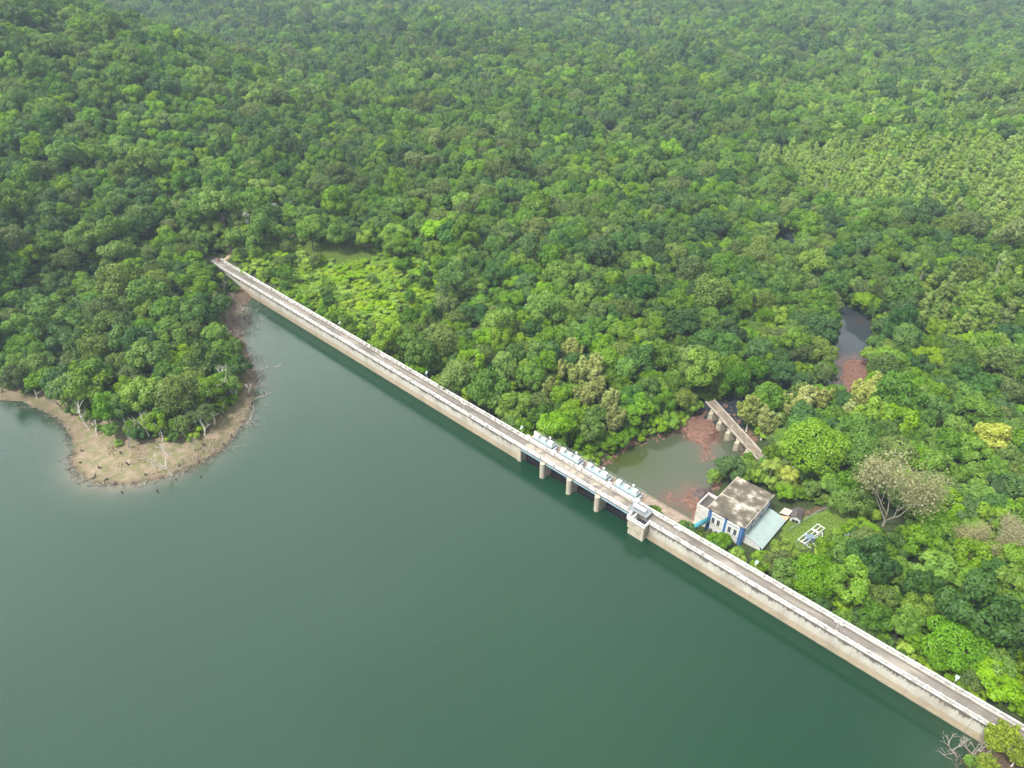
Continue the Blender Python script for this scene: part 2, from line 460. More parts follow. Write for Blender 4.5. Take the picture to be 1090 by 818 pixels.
def m_ground():
    m, nt, out = newmat('ground_soil')
    co = worldpos(nt)
    a = noise(nt, co, .18, 6, .6); b = noise(nt, co, 1.3, 6, .65)
    litter = ramp(nt, b, [(.3, (.030, .045, .016)), (.7, (.065, .085, .028))])
    at_ = nt.nodes.new('ShaderNodeAttribute'); at_.attribute_name = 'zone'
    sp = nt.nodes.new('ShaderNodeSeparateColor'); L(nt, at_.outputs['Color'], sp.inputs[0])
    sand, red, grass = sp.outputs
    def soft(v, amt=.5): return ramp(nt, mth(nt, 'ADD', v, mth(nt, 'MULTIPLY', mth(nt, 'SUBTRACT', b, .5), amt)), [(.35, (0, 0, 0)), (.6, (1, 1, 1))])
    sandc = ramp(nt, mixc(nt, .5, a, b), [(.35, (.165, .125, .082)), (.5, (.25, .195, .13)), (.68, (.34, .28, .20))])
    sandc = mixc(nt, ramp(nt, noise(nt, co, .35, 6, .6), [(.44, (0, 0, 0)), (.58, (.8,) * 3)]), sandc, (.145, .150, .062))
    sandc = mixc(nt, mth(nt, 'MULTIPLY', at_.outputs['Alpha'], ramp(nt, b, [(.3, (1, 1, 1)), (.75, (.6,) * 3)])), sandc, (.10, .066, .048))
    redc = ramp(nt, b, [(.3, (.105, .055, .040)), (.55, (.19, .105, .076)), (.75, (.27, .165, .12))])
    grassc = ramp(nt, b, [(.3, (.075, .135, .022)), (.7, (.17, .245, .045))])
    c = mixc(nt, soft(grass), litter, grassc)
    c = mixc(nt, soft(sand), c, sandc)
    c = mixc(nt, soft(red), c, redc)
    princ(nt, out, c, .95, .15, b, .6, bdist=.25)
    return m


def m_water(name, deep, shallow, silt, nscale=.55, bstr=.12, rough=.07):
    m, nt, out = newmat(name)
    co = worldpos(nt)
    at_ = nt.nodes.new('ShaderNodeAttribute'); at_.attribute_name = 'shoal'
    sp = nt.nodes.new('ShaderNodeSeparateColor'); L(nt, at_.outputs['Color'], sp.inputs[0])
    big = noise(nt, co, .018, 4, .55)
    c = mixc(nt, big, tuple(x * .86 for x in deep), tuple(x * 1.16 for x in deep))
    w = noise(nt, co, .16, 4, .6)
    f = mth(nt, 'MULTIPLY', sp.outputs[0], mth(nt, 'ADD', .55, mth(nt, 'MULTIPLY', w, .9)), clamp=True)
    c = mixc(nt, f, c, shallow)
    f2 = mth(nt, 'MULTIPLY', sp.outputs[1], mth(nt, 'ADD', .4, mth(nt, 'MULTIPLY', w, 1.1)), clamp=True)
    c = mixc(nt, f2, c, silt)
    n1 = noise(nt, co, nscale, 3, .6, (1, 1.35, 1)); n2 = noise(nt, co, nscale * 3.7, 3, .6)
    h = mth(nt, 'ADD', n1, mth(nt, 'MULTIPLY', n2, .35))
    gust = ramp(nt, noise(nt, co, .012, 4, .6, (1, 1.8, 1)), [(.35, (.45,) * 3), (.65, (1.0,) * 3)])
    h = mth(nt, 'MULTIPLY', h, gust)
    b = princ(nt, out, c, rough, .5, h, bstr, bdist=.6)
    b.inputs['IOR'].default_value = 1.333; b.inputs['Specular IOR Level'].default_value = .62
    return m


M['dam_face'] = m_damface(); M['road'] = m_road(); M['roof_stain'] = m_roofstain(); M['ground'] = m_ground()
M['lake'] = m_water('lake_water', (.0060, .0355, .0165), (.045, .070, .042), (.17, .135, .09), nscale=1.0, bstr=.11)
M['pond'] = m_water('pond_water', (.062, .078, .046), (.055, .072, .014), (.115, .072, .050), nscale=.9, bstr=.03, rough=.05)
M['stream'] = m_water('stream_water', (.030, .040, .046), (.06, .06, .03), (.14, .07, .045), nscale=1.2, bstr=.03, rough=.03)  # bluish base colour stands in for reflected sky


# ------------------------------------------------------------------ ground sheet, water sheets
def grid_obj(name, xs, ys, zf, mat, attr=None, colf=None, keep=None):
    X, Y = np.meshgrid(xs, ys)
    Z = zf(X, Y)
    nx, ny = len(xs), len(ys)
    V = np.stack([X, Y, Z], -1).reshape(-1, 3)
    i = np.arange(nx * ny).reshape(ny, nx)
    Q = np.stack([i[:-1, :-1], i[:-1, 1:], i[1:, 1:], i[1:, :-1]], -1).reshape(-1, 4)
    if keep is not None:
        k = keep(X, Y).reshape(-1)
        Q = Q[k[Q].all(1)]
        used = np.unique(Q); mp = np.full(len(V), -1); mp[used] = np.arange(len(used))
        V = V[used]; Q = mp[Q]
    me = bpy.data.meshes.new(name)
    me.vertices.add(len(V)); me.vertices.foreach_set('co', V.astype(np.float32).ravel())
    me.loops.add(Q.size); me.loops.foreach_set('vertex_index', Q.astype(np.int32).ravel())
    me.polygons.add(len(Q)); me.polygons.foreach_set('loop_start', np.arange(0, Q.size, 4, dtype=np.int32))
    me.polygons.foreach_set('use_smooth', np.ones(len(Q), bool))
    me.materials.append(mat); me.update(calc_edges=True)
    if attr:
        c = colf(V[:, 0], V[:, 1]); c = (c if c.shape[1] == 4 else np.concatenate([c, np.ones((len(c), 1))], 1)).astype(np.float32)
        a = me.color_attributes.new(attr, 'FLOAT_COLOR', 'POINT'); a.data.foreach_set('color', c.ravel())
    o = bpy.data.objects.new(name, me); COL.objects.link(o)
    return o


TIP = np.array(SHORE[14])
YARD_PX = [(828, 572), (840, 557), (872, 549), (903, 544), (918, 556), (900, 574), (880, 584), (850, 592)]
YARDG = pxw(YARD_PX, -12.3)
SLOPE_PX = [(238, 276), (300, 246), (400, 256), (440, 268), (420, 290), (380, 300), (330, 318), (296, 306)]
SLOPEG = pxw(SLOPE_PX, -4)
PATH = [(-123, 277), (-120, 283), (-112, 291), (-100, 295), (-88, 296), (-75, 293), (-64, 291), (-50, 296)]
TRACK = [tuple(W(68, 36)[:2]), tuple(W(74, 46)[:2]), tuple(W(80, 60)[:2]), tuple(W(96, 78)[:2])]


def zones(x, y):
    s, n = sn(x, y)
    c = np.zeros((len(x), 3))
    land = inpoly(x, y, LAND) & (n < 2)
    ds = dshore(x, y)
    tipd = np.hypot(x - TIP[0], y - TIP[1])
    width = 9 + 16 * np.exp(-(tipd / 26) ** 2)
    inbeach = np.where(land, 1 - sstep(ds, width * .7, width * 1.15), 0)
    c[:, 0] = np.maximum(np.maximum(inbeach, ((n < 2) & (ds < 5) & ~land) * 1.0), .7 * (1 - sstep(dpoly(x, y, PATH), .6, 2.0)))
    c[:, 0] = np.maximum(c[:, 0], inpoly(x, y, RBANK) * (n < 2) * .6)
    for b in (BAR1, BAR2, RAPID):
        ins = inpoly(x, y, b); db = dpoly(x, y, b + b[:1])
        c[:, 1] = np.maximum(c[:, 1], np.where(ins | (db < 2.5), 1, 0))
    dp = dpoly(x, y, POOL + POOL[:1])
    c[:, 1] = np.maximum(c[:, 1], (dp < 2.0) * (.45 + .5 * wob(x, y, .25, 2)) * (n > 6))
    c[:, 1] = np.maximum(c[:, 1], (1 - sstep(dpoly(x, y, TRACK[:2]), .5, 3)) * .5)
    dr = dpoly(x, y, RIVER)
    c[:, 1] = np.maximum(c[:, 1], (dr < 9) * (n > 12) * .7 * (y < 215))
    c[:, 2] = np.maximum(inpoly(x, y, YARDG) * 1.0, inpoly(x, y, SLOPEG) * 1.0)
    br_ = np.clip(np.exp(-((x + 98) ** 2 / 500 + (y - 245) ** 2 / 1500)) * 1.2 + .95 * np.exp(-ds / 1.8) + (x > 40), 0, 1) * (n < 2)
    return np.column_stack([c, br_])


def axis(lo, hi, a, b, fine, mid, mlo, mhi):
    out = [np.geomspace(1, abs(lo - mlo) + 1, 26)[::-1] * -1 + mlo + 1 if lo < mlo else np.array([])]
    out += [np.arange(mlo, a, mid), np.arange(a, b, fine), np.arange(b, mhi, mid)]
    out += [np.geomspace(1, hi - mhi + 1, 26) + mhi - 1]
    return np.unique(np.round(np.concatenate(out), 3))


ground = grid_obj('ground', axis(-9000, 9000, -150, 150, 1.25, 11, -900, 900), axis(-3000, 12000, 55, 300, 1.25, 11, 0, 1500), terrain, M['ground'], 'zone', zones)
tag(ground, kind='structure')


def lake_attr(x, y):
    ds = np.minimum(dshore(x, y), dpoly(x, y, RB))
    c = np.zeros((len(x), 3))
    tipd = np.hypot(x - TIP[0] + 2, y - TIP[1])
    c[:, 0] = np.exp(-ds / 5.0) * .7
    c[:, 1] = np.exp(-ds / 2.4) * np.exp(-(tipd / 28) ** 2) * .8
    return c


def lake_keep(x, y):
    s, n = sn(x, y)
    return (n < 2.2) & (s > -190) | ((s <= -190) & (y < 260) & (n < 2.2))


def dam_axis_grid():
    ss = np.unique(np.concatenate([np.arange(-260, 60, 2.0), np.arange(60, 170, 4.0), np.geomspace(4, 5000, 24) + 166, -np.geomspace(4, 5000, 24) - 256]))
    nn = np.unique(np.concatenate([np.arange(-130, 1.2, 2.0), [1.3], -np.geomspace(4, 6000, 24) - 126]))
    S_, N_ = np.meshgrid(ss, nn)
    X = U0[0] + S_ * DV[0] + N_ * NV[0]; Y = U0[1] + S_ * DV[1] + N_ * NV[1]
    V = np.stack([X, Y, np.full_like(X, LAKE_Z)], -1).reshape(-1, 3)
    nx, ny = len(ss), len(nn); i = np.arange(nx * ny).reshape(ny, nx)
    Q = np.stack([i[:-1, :-1], i[:-1, 1:], i[1:, 1:], i[1:, :-1]], -1).reshape(-1, 4)
    me = bpy.data.meshes.new('lake'); me.from_pydata(V.tolist(), [], Q.tolist()); me.materials.append(M['lake'])
    c = lake_attr(V[:, 0], V[:, 1]); c = np.concatenate([c, np.ones((len(c), 1))], 1).astype(np.float32)
    a = me.color_attributes.new('shoal', 'FLOAT_COLOR', 'POINT'); a.data.foreach_set('color', c.ravel())
    o = bpy.data.objects.new('lake', me); COL.objects.link(o); return o


tag(dam_axis_grid(), kind='structure')


def pond_attr(x, y):
    c = np.zeros((len(x), 3))
    g = at(668, 488, POND_Z); c[:, 0] = np.exp(-np.hypot(x - g[0], y - g[1]) ** 2 / (2 * 7 ** 2)) * .9
    for b, k in ((BAR1, 1.6), (BAR2, 3.0)):
        d = dpoly(x, y, b + b[:1]); ins = inpoly(x, y, b)
        c[:, 1] = np.maximum(c[:, 1], np.where(ins, 1, np.exp(-d / k) * .8))
    return c


tag(grid_obj('pond', np.arange(2, 82, 1.0), np.arange(126, 190, 1.0), lambda X, Y: np.full_like(X, POND_Z), M['pond'], 'shoal', pond_attr,
             lambda X, Y: (sn(X, Y)[1] > 5) & (dpoly(X, Y, POOL + POOL[:1]) < 3.5) | inpoly(X, Y, POOL)), kind='structure')
tag(grid_obj('stream', np.arange(56, 156, 2.0), np.arange(178, 720, 2.0), lambda X, Y: np.full_like(X, POND_Z + .05), M['stream'], 'shoal',
             lambda x, y: np.stack([np.zeros(len(x)), np.exp(-dpoly(x, y, RAPID + RAPID[:1]) / 1.5) * .7 + np.exp(-np.hypot(x - at(915, 342, POND_Z)[0], y - at(915, 342, POND_Z)[1]) / 2.5) * .35, np.zeros(len(x))], 1),
             lambda X, Y: dpoly(X, Y, RIVER) < 11), kind='structure')
exec_parts = []

# ------------------------------------------------------------------ the dam
ZB = -16.0
dam = empty('dam', W(0, 0, ZB), DAM_ROT)
tag(dam, 'long straight pale concrete dam with white railings and a road on top', 'dam')
DZ = -ZB
S0, S1 = -170.0, 139.0


def dpart(mb, name, mat, parent=dam, smooth=False):
    return mb.build(name, mat, parent, DZ if parent is dam else 0.0, smooth)


PROF = [(.15, -1.32), (.15, -18), (15.5, -18), (4.05, -3.4), (4.05, -1.32)]
PIERS = [12.0, 21.5, 31.0]
w_ = MB()
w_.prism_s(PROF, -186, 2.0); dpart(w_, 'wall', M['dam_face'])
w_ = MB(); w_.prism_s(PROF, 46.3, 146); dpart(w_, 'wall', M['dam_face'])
for a, b in ((2.0, 3.4),):
    w_ = MB(); w_.prism_s([(-.05, -1.32), (-.05, -18), (8.4, -18), (8.4, -1.5), (4.3, -1.5), (4.05, -1.32)], a, b); dpart(w_, 'abutment', M['pier_concrete'])
for pc in PIERS:
    p = MB()
    nose = [(pc - .78, -.25)] + [(pc + .78 * math.cos(t), -.45 - .78 * math.sin(t)) for t in np.linspace(math.pi, 0, 9)] + [(pc + .78, -.25)]
    p.prism_z(nose, -18, -1.33)
    p.box(pc - .5, pc + .5, -.25, .12, -18, -1.33)
    p.box(pc - .78, pc + .78, .12, 8.4, -18, -1.51)
    dpart(p, 'pier', M['pier_concrete'])
sill = MB(); sill.prism_s([(.6, -18), (.6, -10), (1.4, -9.1), (2.6, -9.3), (5.2, -11.6), (9, -14.6), (14, -16.3), (14, -18)], 2.9, 41.6); dpart(sill, 'spillway_crest', M['brown_concrete'])
edges = [3.4, 11.22, 12.78, 20.72, 22.28, 30.22, 31.78, 41.55]
for a, b in zip(edges[::2], edges[1::2]):
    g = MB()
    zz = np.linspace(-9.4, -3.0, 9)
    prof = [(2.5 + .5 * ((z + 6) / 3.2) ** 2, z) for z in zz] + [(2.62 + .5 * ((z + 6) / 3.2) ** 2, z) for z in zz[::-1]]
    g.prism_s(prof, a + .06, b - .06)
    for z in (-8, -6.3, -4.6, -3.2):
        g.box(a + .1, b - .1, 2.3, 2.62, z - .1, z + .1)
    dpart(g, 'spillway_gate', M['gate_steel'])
    g = MB()
    g.box(a, b, .02, .10, -2.05, -1.36); g.box(a, b, .10, .34, -2.05, -1.97); g.box(a, b, .10, .34, -1.44, -1.36)
    k = 0
    while a + k * 1.3 < b - .2:
        g.box(a + .2 + k * 1.3, a + .28 + k * 1.3, -.01, .018, -1.96, -1.45); k += 1
    dpart(g, 'girder', M['blue_steel'])
    g = MB(); g.box(a, b, 3.6, 4.0, -2.4, -1.35); dpart(g, 'cross_beam', M['concrete'])

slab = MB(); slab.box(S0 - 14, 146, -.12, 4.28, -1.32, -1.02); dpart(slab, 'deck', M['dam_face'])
rd = MB(); n_r = 160
ss = np.linspace(S0 - 13, 145.5, n_r + 1)
rd.add([(a, n, -1.0) for a in ss for n in (.34, 3.82)], [(2 * i, 2 * i + 2, 2 * i + 3, 2 * i + 1) for i in range(n_r)])
rd.add([(a, n, -1.03) for a in ss for n in (.34, 3.82)], [(2 * i + 1, 2 * i + 3, 2 * i + 2, 2 * i) for i in range(n_r)])
dpart(rd, 'road_surface', M['road'])
for n0, n1 in ((.42, .60), (3.50, 3.66)):
    for xa, xb in (((S0, 41.2), (46.9, S1)) if n0 < 1 else ((S0, S1),)):
        kb = MB(); x = xa
        while x < xb:
            e = min(x + 5.75, xb); kb.box(x + .02, e - .02, n0, n1, -.995, -.86, ch=.02); x = e
        dpart(kb, 'kerb', M['concrete'])


def parapet_section(a, b, side, solid=False):
    o = 0.0 if side == 'u' else 3.80
    r = MB()
    if solid:
        r.box(a, b, o + .05, o + .31, -1.0, -.12); r.box(a, b, o - .02, o + .38, -.12, .02, ch=.02)
    else:
        if side == 'u':
            r.box(a, b, o, o + .30, -.15, 0, ch=.025); r.box(a, b, o + .05, o + .22, -.66, -.53, ch=.02); r.box(a, b, o - .03, o + .37, -.999, -.86, ch=.02)
        else:
            r.box(a, b, o - .02, o + .40, -.15, 0, ch=.025); r.box(a, b, o + .13, o + .25, -.56, -.46, ch=.02); r.box(a, b, o - .03, o + .37, -.999, -.90, ch=.02)
    sec = dpart(r, 'parapet', M['white_paint'])
    k = max(1, int(round((b - a) / 2.3))); st = (b - a) / k
    for i in range(k):
        c = a + (i + .5) * st
        if solid and i % 2: continue
        p = MB()
        if side == 'u': p.box(c - .14, c + .14, o - .015, o + .46, -.998, .035, ch=.02)
        else: p.box(c - .14, c + .14, o - .14, o + .36, -.998, .035, ch=.02)
        p.build('post', M['white_paint'], sec)


cuts = [S0, -147, -124, -101, -78, -55, -32, -11.5, 2.0, 12.0, 21.5, 31.0, 41.35]
for a, b in zip(cuts[:-1], cuts[1:]): parapet_section(a + .03, b - .03, 'u')
cuts2 = [46.75, 69.5, 92.5, 115.5, S1]
for a, b in zip(cuts2[:-1], cuts2[1:]): parapet_section(a + .03, b - .03, 'u')
for a, b in zip(cuts[:8], cuts[1:8]): parapet_section(a + .03, b - .03, 'd')
parapet_section(-11.5 + .03, 1.95, 'd')
SPB = [2.55, 12.1, 21.5, 31.2, 40.2]
for a, b in zip(SPB[:-1], SPB[1:]): parapet_section(a + .62, b - .62, 'd', True)
for a, b in zip([40.9] + cuts2[1:-1], cuts2[1:]): parapet_section(a + .03, b - .03, 'd')
for c in SPB:
    p = MB(); p.box(c - .58, c + .58, 3.55, 4.62, -1.0, .30, ch=.05); p.box(c - .42, c + .42, 3.75, 4.45, .30, .48, ch=.05)
    dpart(p, 'pillar', M['clean_white'])
for side, c in (('u', .17), ('d', 3.97)):
    p = MB(); p.box(S0 - .75, S0 - .02, c - .36, c + .36, -1.3, .22, ch=.05); dpart(p, 'end_pillar', M['white_paint'])

# intake block beside the gates
ib = MB()
ib.box(41.7, 46.25, -1.5, .14, -18, -4.0); ib.box(41.55, 46.4, -1.8, .14, -4.0, -1.35); ib.box(41.35, 46.7, -2.15, .14, -1.35, -1.02)
it = dpart(ib, 'intake_block', M['pier_concrete'])
bl = MB()
for a, b, c, d in ((41.35, 46.7, -2.15, -1.93), (41.35, 41.57, -1.93, .3), (46.48, 46.7, -1.93, .3)):
    bl.box(a, b, c, d, -1.02, -.75); bl.box(a, b, c, d, -.2, .05, ch=.02)
for a, b in ((41.35, -2.15), (46.48, -2.15), (43.9, -2.15), (41.35, .08), (46.48, .08), (42.7, -2.15), (45.2, -2.15)):
    bl.box(a - .02, a + .24, b - .02, b + .24, -1.02, .09)
bl.build('balustrade', M['clean_white'], it)
ht = MB(); ht.box(43.3, 46.1, -1.6, -.15, -1.015, -.95); ht.build('hatch', M['dark_gap'], it)
pp = MB(); pp.box(42.55, 42.95, -1.55, .0, -1.0, -.02); pp.build('dividing_wall', M['clean_white'], it)

# steel deck with a white tank standing over the road at the intake
hc = empty('hoist_gantry', W(43, 1.6, -1.0), DAM_ROT)
tag(hc, 'grey steel gantry deck carrying a white cylinder across the dam road at the intake', 'gantry')
g = MB(); g.box(-2.9, 2.6, -1.55, 1.35, 1.1, 1.2); g.box(-2.9, 2.6, -1.56, -1.42, 1.2, 1.34); g.box(-2.9, 2.6, 1.22, 1.36, 1.2, 1.34); g.box(2.46, 2.6, -1.42, 1.22, 1.2, 1.34); g.box(1.5, 1.6, -1.42, 1.22, 1.2, 1.27); g.box(-2.9, -2.76, -1.42, 1.22, 1.2, 1.34)
g.build('platform', M['grey_steel'], hc)
for a in (-2.75, 2.4):
    for b in (-1.45, 1.2):
        g = MB(); g.box(a, a + .16, b, b + .16, .0, 1.1); g.build('leg', M['grey_steel'], hc)
g = MB(); g.tube([(-2.2, -.1, 1.85), (-2.15, -.1, 1.85), (1.45, -.1, 1.85), (1.5, -.1, 1.85)], [.3, .48, .48, .3], 16); g.build('cylinder', M['clean_white'], hc, smooth=False)
g = MB()
for a in (-1.5, .8): g.box(a - .12, a + .12, -.5, .3, 1.2, 1.6)
g.build('saddle', M['grey_steel'], hc)

# ------------------------------------------------------------------ gate hoists (four)
def hood(mb, cx, cy, z, lx, ly, h, k=9, mi=0):
    pr = [(cy + ly / 2 * math.cos(t), z + .25 + (h - .25) * math.sin(t)) for t in np.linspace(0, math.pi, k)]
    pr = [(cy + ly / 2, z)] + pr + [(cy - ly / 2, z)]
    mb.prism_s(pr, cx - lx / 2, cx + lx / 2, mi)
    return mb


def make_hoist(sb):
    h = empty('gate_hoist', W(sb, 4.3, -1.5), DAM_ROT)
    p = MB(); p.box(.1, 9.3, .02, 4.1, .0, .28); p.build('bridge', M['brown_concrete'], h)
    d = MB(); d.box(.75, 7.7, .95, 3.3, .28, 1.0, ch=.06); d.box(.6, 7.9, .85, 1.0, .28, .62); d.box(.6, 7.9, 3.3, 3.42, .28, .7)
    for i in range(6): d.box(1.2 + i * 1.15, 1.26 + i * 1.15, .945, 3.31, .9, 1.03)
    d.build('deck_cover', M['light_steel'], h)
    for x, y, s in ((1.5, 2.35, 1.0), (4.1, 2.25, .82), (6.6, 2.35, 1.0)):
        b = MB(); hood(b, x, y, 1.0, 1.25 * s, 1.5 * s, .95 * s)
        dd = b.build('drum_housing', M['clean_white'], h)
        b = MB(); b.box(x - .8 * s, x + .8 * s, y - .12, y + .12, 1.0, 1.35); b.build('shaft', M['grey_steel'], dd)
    b = MB(); b.lathe((5.4, 3.15, 1.0), [(.1, 0), (.1, .75), (.28, .85), (.34, 1.1), (.22, 1.35), (.05, 1.42)], 10); b.build('position_indicator', M['clean_white'], h)
    b = MB(); b.box(8.1, 8.9, 1.3, 2.5, .28, .95, ch=.05); b.box(8.3, 8.7, 2.5, 2.9, .28, 1.2); b.build('motor', M['grey_steel'], h)
    b = MB()
    for i in range(6): b.tube([(.3 + i * 1.75, 3.98, .28), (.3 + i * 1.75, 3.98, 1.25)], .03, 5)
    b.tube([(.3, 3.98, 1.25), (9.05, 3.98, 1.25)], .03, 5); b.tube([(.3, 3.98, .8), (9.05, 3.98, .8)], .025, 5)
    b.build('handrail', M['light_steel'], h)
    b = MB(); b.box(1.4, 5.6, .30, .82, .28, .33); b.build('gap_strip', M['dark_gap'], h)  # dark plate standing in for the shaded gap beside the parapet
    return h


HL = ['pale steel gate hoist with white hoods at the end away from the intake', 'pale steel gate hoist with white hoods, second along from the far pillar',
      'pale steel gate hoist with white hoods, one before the hoist by the intake', 'pale steel gate hoist with white hoods, next to the intake gantry above the pond']
h0 = make_hoist(SPB[0]); t0 = CH(h0)
for i in range(4):
    h = h0 if i == 0 else copy_tree(h0, None, t0)
    h.location = W(SPB[i], 4.3, -1.5)
    tag(h, HL[i], 'gate hoist', 'gate hoists over the spillway')
ex = MB(); ex.lathe((0, 0, 0), [(.3, 0), (.42, .5), (.42, 1.1), (.2, 1.45)], 12)
vp = ex.build('vent_pipe', M['clean_white']); vp.location = W(2.6, 7.2, -1.22); tag(vp, 'white capped vent pipe at the outer end of the gate hoists', 'vent pipe')

# ------------------------------------------------------------------ lamp posts
def make_lamp(kind):
    h = empty('lamp_post', (0, 0, 0), DAM_ROT)
    p = MB(); p.tube([(0, 0, 0), (0, 0, 3.25)], [.055, .04], 7); p.box(-.12, .12, -.12, .12, 0, .06); p.build('pole', M['clean_white'], h)
    if kind == 't':
        p = MB(); p.tube([(-.75, 0, 3.2), (.75, 0, 3.2)], .035, 6); p.build('arm', M['clean_white'], h)
        for s in (-1, 1):
            p = MB(); p.box(s * .62 - .32, s * .62 + .32, -.13, .13, 3.21, 3.33, ch=.03); p.build('lamp_head', M['clean_white'], h)
    else:
        p = MB(); p.add([(-.5, -.35, 3.1), (.5, -.35, 3.1), (.5, .4, 3.45), (-.5, .4, 3.45), (-.5, -.38, 3.16), (.5, -.38, 3.16), (.5, .37, 3.51), (-.5, .37, 3.51)],
                        [(0, 3, 2, 1), (4, 5, 6, 7), (0, 1, 5, 4), (1, 2, 6, 5), (2, 3, 7, 6), (3, 0, 4, 7)]); p.build('solar_panel', M['light_steel'], h)
        p = MB(); p.box(-.18, .18, -.9, -.02, 2.86, 2.96, ch=.03); p.tube([(0, 0, 2.9), (0, -.3, 2.9)], .03, 5); p.build('lamp_head', M['clean_white'], h)
    return h


lt = make_lamp('t'); ltc = CH(lt); ls = make_lamp('s'); lsc = CH(ls)
LT = [(-112.6, 'white two armed lamp on the lake side railing nearest the wooded point'), (-58.6, 'white two armed lamp on the lake side railing halfway to the far gates'),
      (-20.3, 'white two armed lamp on the lake side railing just before the spillway'), (54.0, 'white two armed lamp on the lake side railing opposite the power house'),
      (93.4, 'white two armed lamp on the lake side railing at the near end of the dam')]
for i, (s, lab) in enumerate(LT):
    h = lt if i == 0 else copy_tree(lt, None, ltc); h.location = W(s, .52, -1.0); tag(h, lab, 'lamp post', 'two armed lamps on the lake side railing')
LS = [(-87.3, 'lamp post with pale panel on the forest side rail nearest the wooded slope'), (-41.0, 'lamp post with pale panel on the forest side rail, second from the far end'),
      (-.1, 'lamp post with pale panel beside the outermost gate hoist'), (72.9, 'lamp post with pale panel on the rail above the lawn and switchyard'),
      (115.6, 'lamp post with pale panel on the rail among bright green trees at the near end')]
for i, (s, lab) in enumerate(LS):
    h = ls if i == 0 else copy_tree(ls, None, lsc); h.location = W(s, 4.22, -1.02); h.scale = (.72, .72, .95); tag(h, lab, 'lamp post', 'panel lamps on the forest side rail')

# ------------------------------------------------------------------ power house
GZ = -12.6
ph = empty('power_house', W(58.6, 26.1, GZ), DAM_ROT)
tag(ph, 'white and blue two storey power house with stained flat roof behind the dam', 'building')
hx, hy, H = 5.0, 7.65, 8.6
m = MB(); m.box(-hx, hx, -hy, hy, -1.0, H - .36); m.build('wall', M['clean_white'], ph)
m = MB(); m.box(-hx - .45, hx + .45, -hy - .5, hy + .45, H - .26, H, ch=.03)
rf = m.build('roof', M['roof_stain'], ph)
m = MB(); m.box(-hx - .40, hx + .40, -hy - .45, hy + .40, H - .36, H - .262); m.build('fascia', simple('fascia_blue', (.04, .055, .13), .6, .1, 1), rf)
m = MB(); m.box(-hx - .3, hx + .3, -1.15, -.85, H, H + .10); m.build('roof_joint', M['concrete'], rf)
m = MB(); m.box(-hx - .45, -hx - .27, -hy - .5, hy + .45, H, H + .07); m.box(hx + .27, hx + .45, -hy - .5, hy + .45, H, H + .07); m.build('kerb', M['concrete'], rf)
for x0, x1 in ((-hx - .06, -hx + .95), (-.28, .28), (hx - 1.0, hx + .06)):
    m = MB(); m.box(x0, x1, -hy - .10, -hy - .002, -1, H - .37); m.build('pilaster', M['blue_paint'], ph)
for y0, y1 in ((-hy - .1, -hy + .9), (-2.9, -2.4), (2.1, 2.6), (hy - .9, hy + .06)):
    m = MB(); m.box(hx + .002, hx + .10, y0, y1, -1, H - .37); m.build('pilaster', M['blue_paint'], ph)
m = MB(); m.box(-hx - .1, -hx - .002, -hy, -hy + .9, -1, H - .37); m.build('pilaster', M['blue_paint'], ph)


def window(x, z, w, h, face, sh=True):
    f = MB()
    t = .07
    def bx(mb, a, b, c, d, e, g):   # a,b along face; c,d outwards; e,g vertical
        if face == 'f': mb.box(a, b, -hy - d, -hy - c, e, g)
        else: mb.box(hx + c, hx + d, a, b, e, g)
    bx(f, x - w / 2 - t, x + w / 2 + t, .002, .05, z - t, z); bx(f, x - w / 2 - t, x + w / 2 + t, .002, .05, z + h, z + h + t)
    bx(f, x - w / 2 - t, x - w / 2, .002, .05, z, z + h); bx(f, x + w / 2, x + w / 2 + t, .002, .05, z, z + h); bx(f, x - .025, x + .025, .012, .04, z, z + h)
    o = f.build('window', M['frame_dark'], ph)
    g = MB(); bx(g, x - w / 2, x + w / 2, .002, .011, z, z + h); g.build('pane', M['glass'], o)
    if sh:
        s = MB(); bx(s, x - w / 2 - .2, x + w / 2 + .2, .002, .42, z + h + .16, z + h + .26); s.build('sunshade', M['clean_white'], o)


for x in (-3.35, -1.85, 1.35, 2.95):
    window(x, 3.9, .72, 2.0, 'f', False); window(x, 6.75, .95, .42, 'f')
    window(x, 1.1, .72, .75, 'f', False)
for y in (-5.9, -4.3, -1.2, .9, 3.9, 5.6):
    window(y, 5.7, 1.0, .95, 'r')
for x0 in (-hx + .35, hx - .45):
    m = MB(); m.tube([(x0, -hy - .17, -1), (x0, -hy - .17, H - .4)], .06, 6); m.build('downpipe', M['concrete'], ph)
m = MB(); m.box(-hx + 1, hx - 1.05, -hy - .035, -hy - .002, 3.35, 3.5); m.build('string_course', M['concrete'], ph)
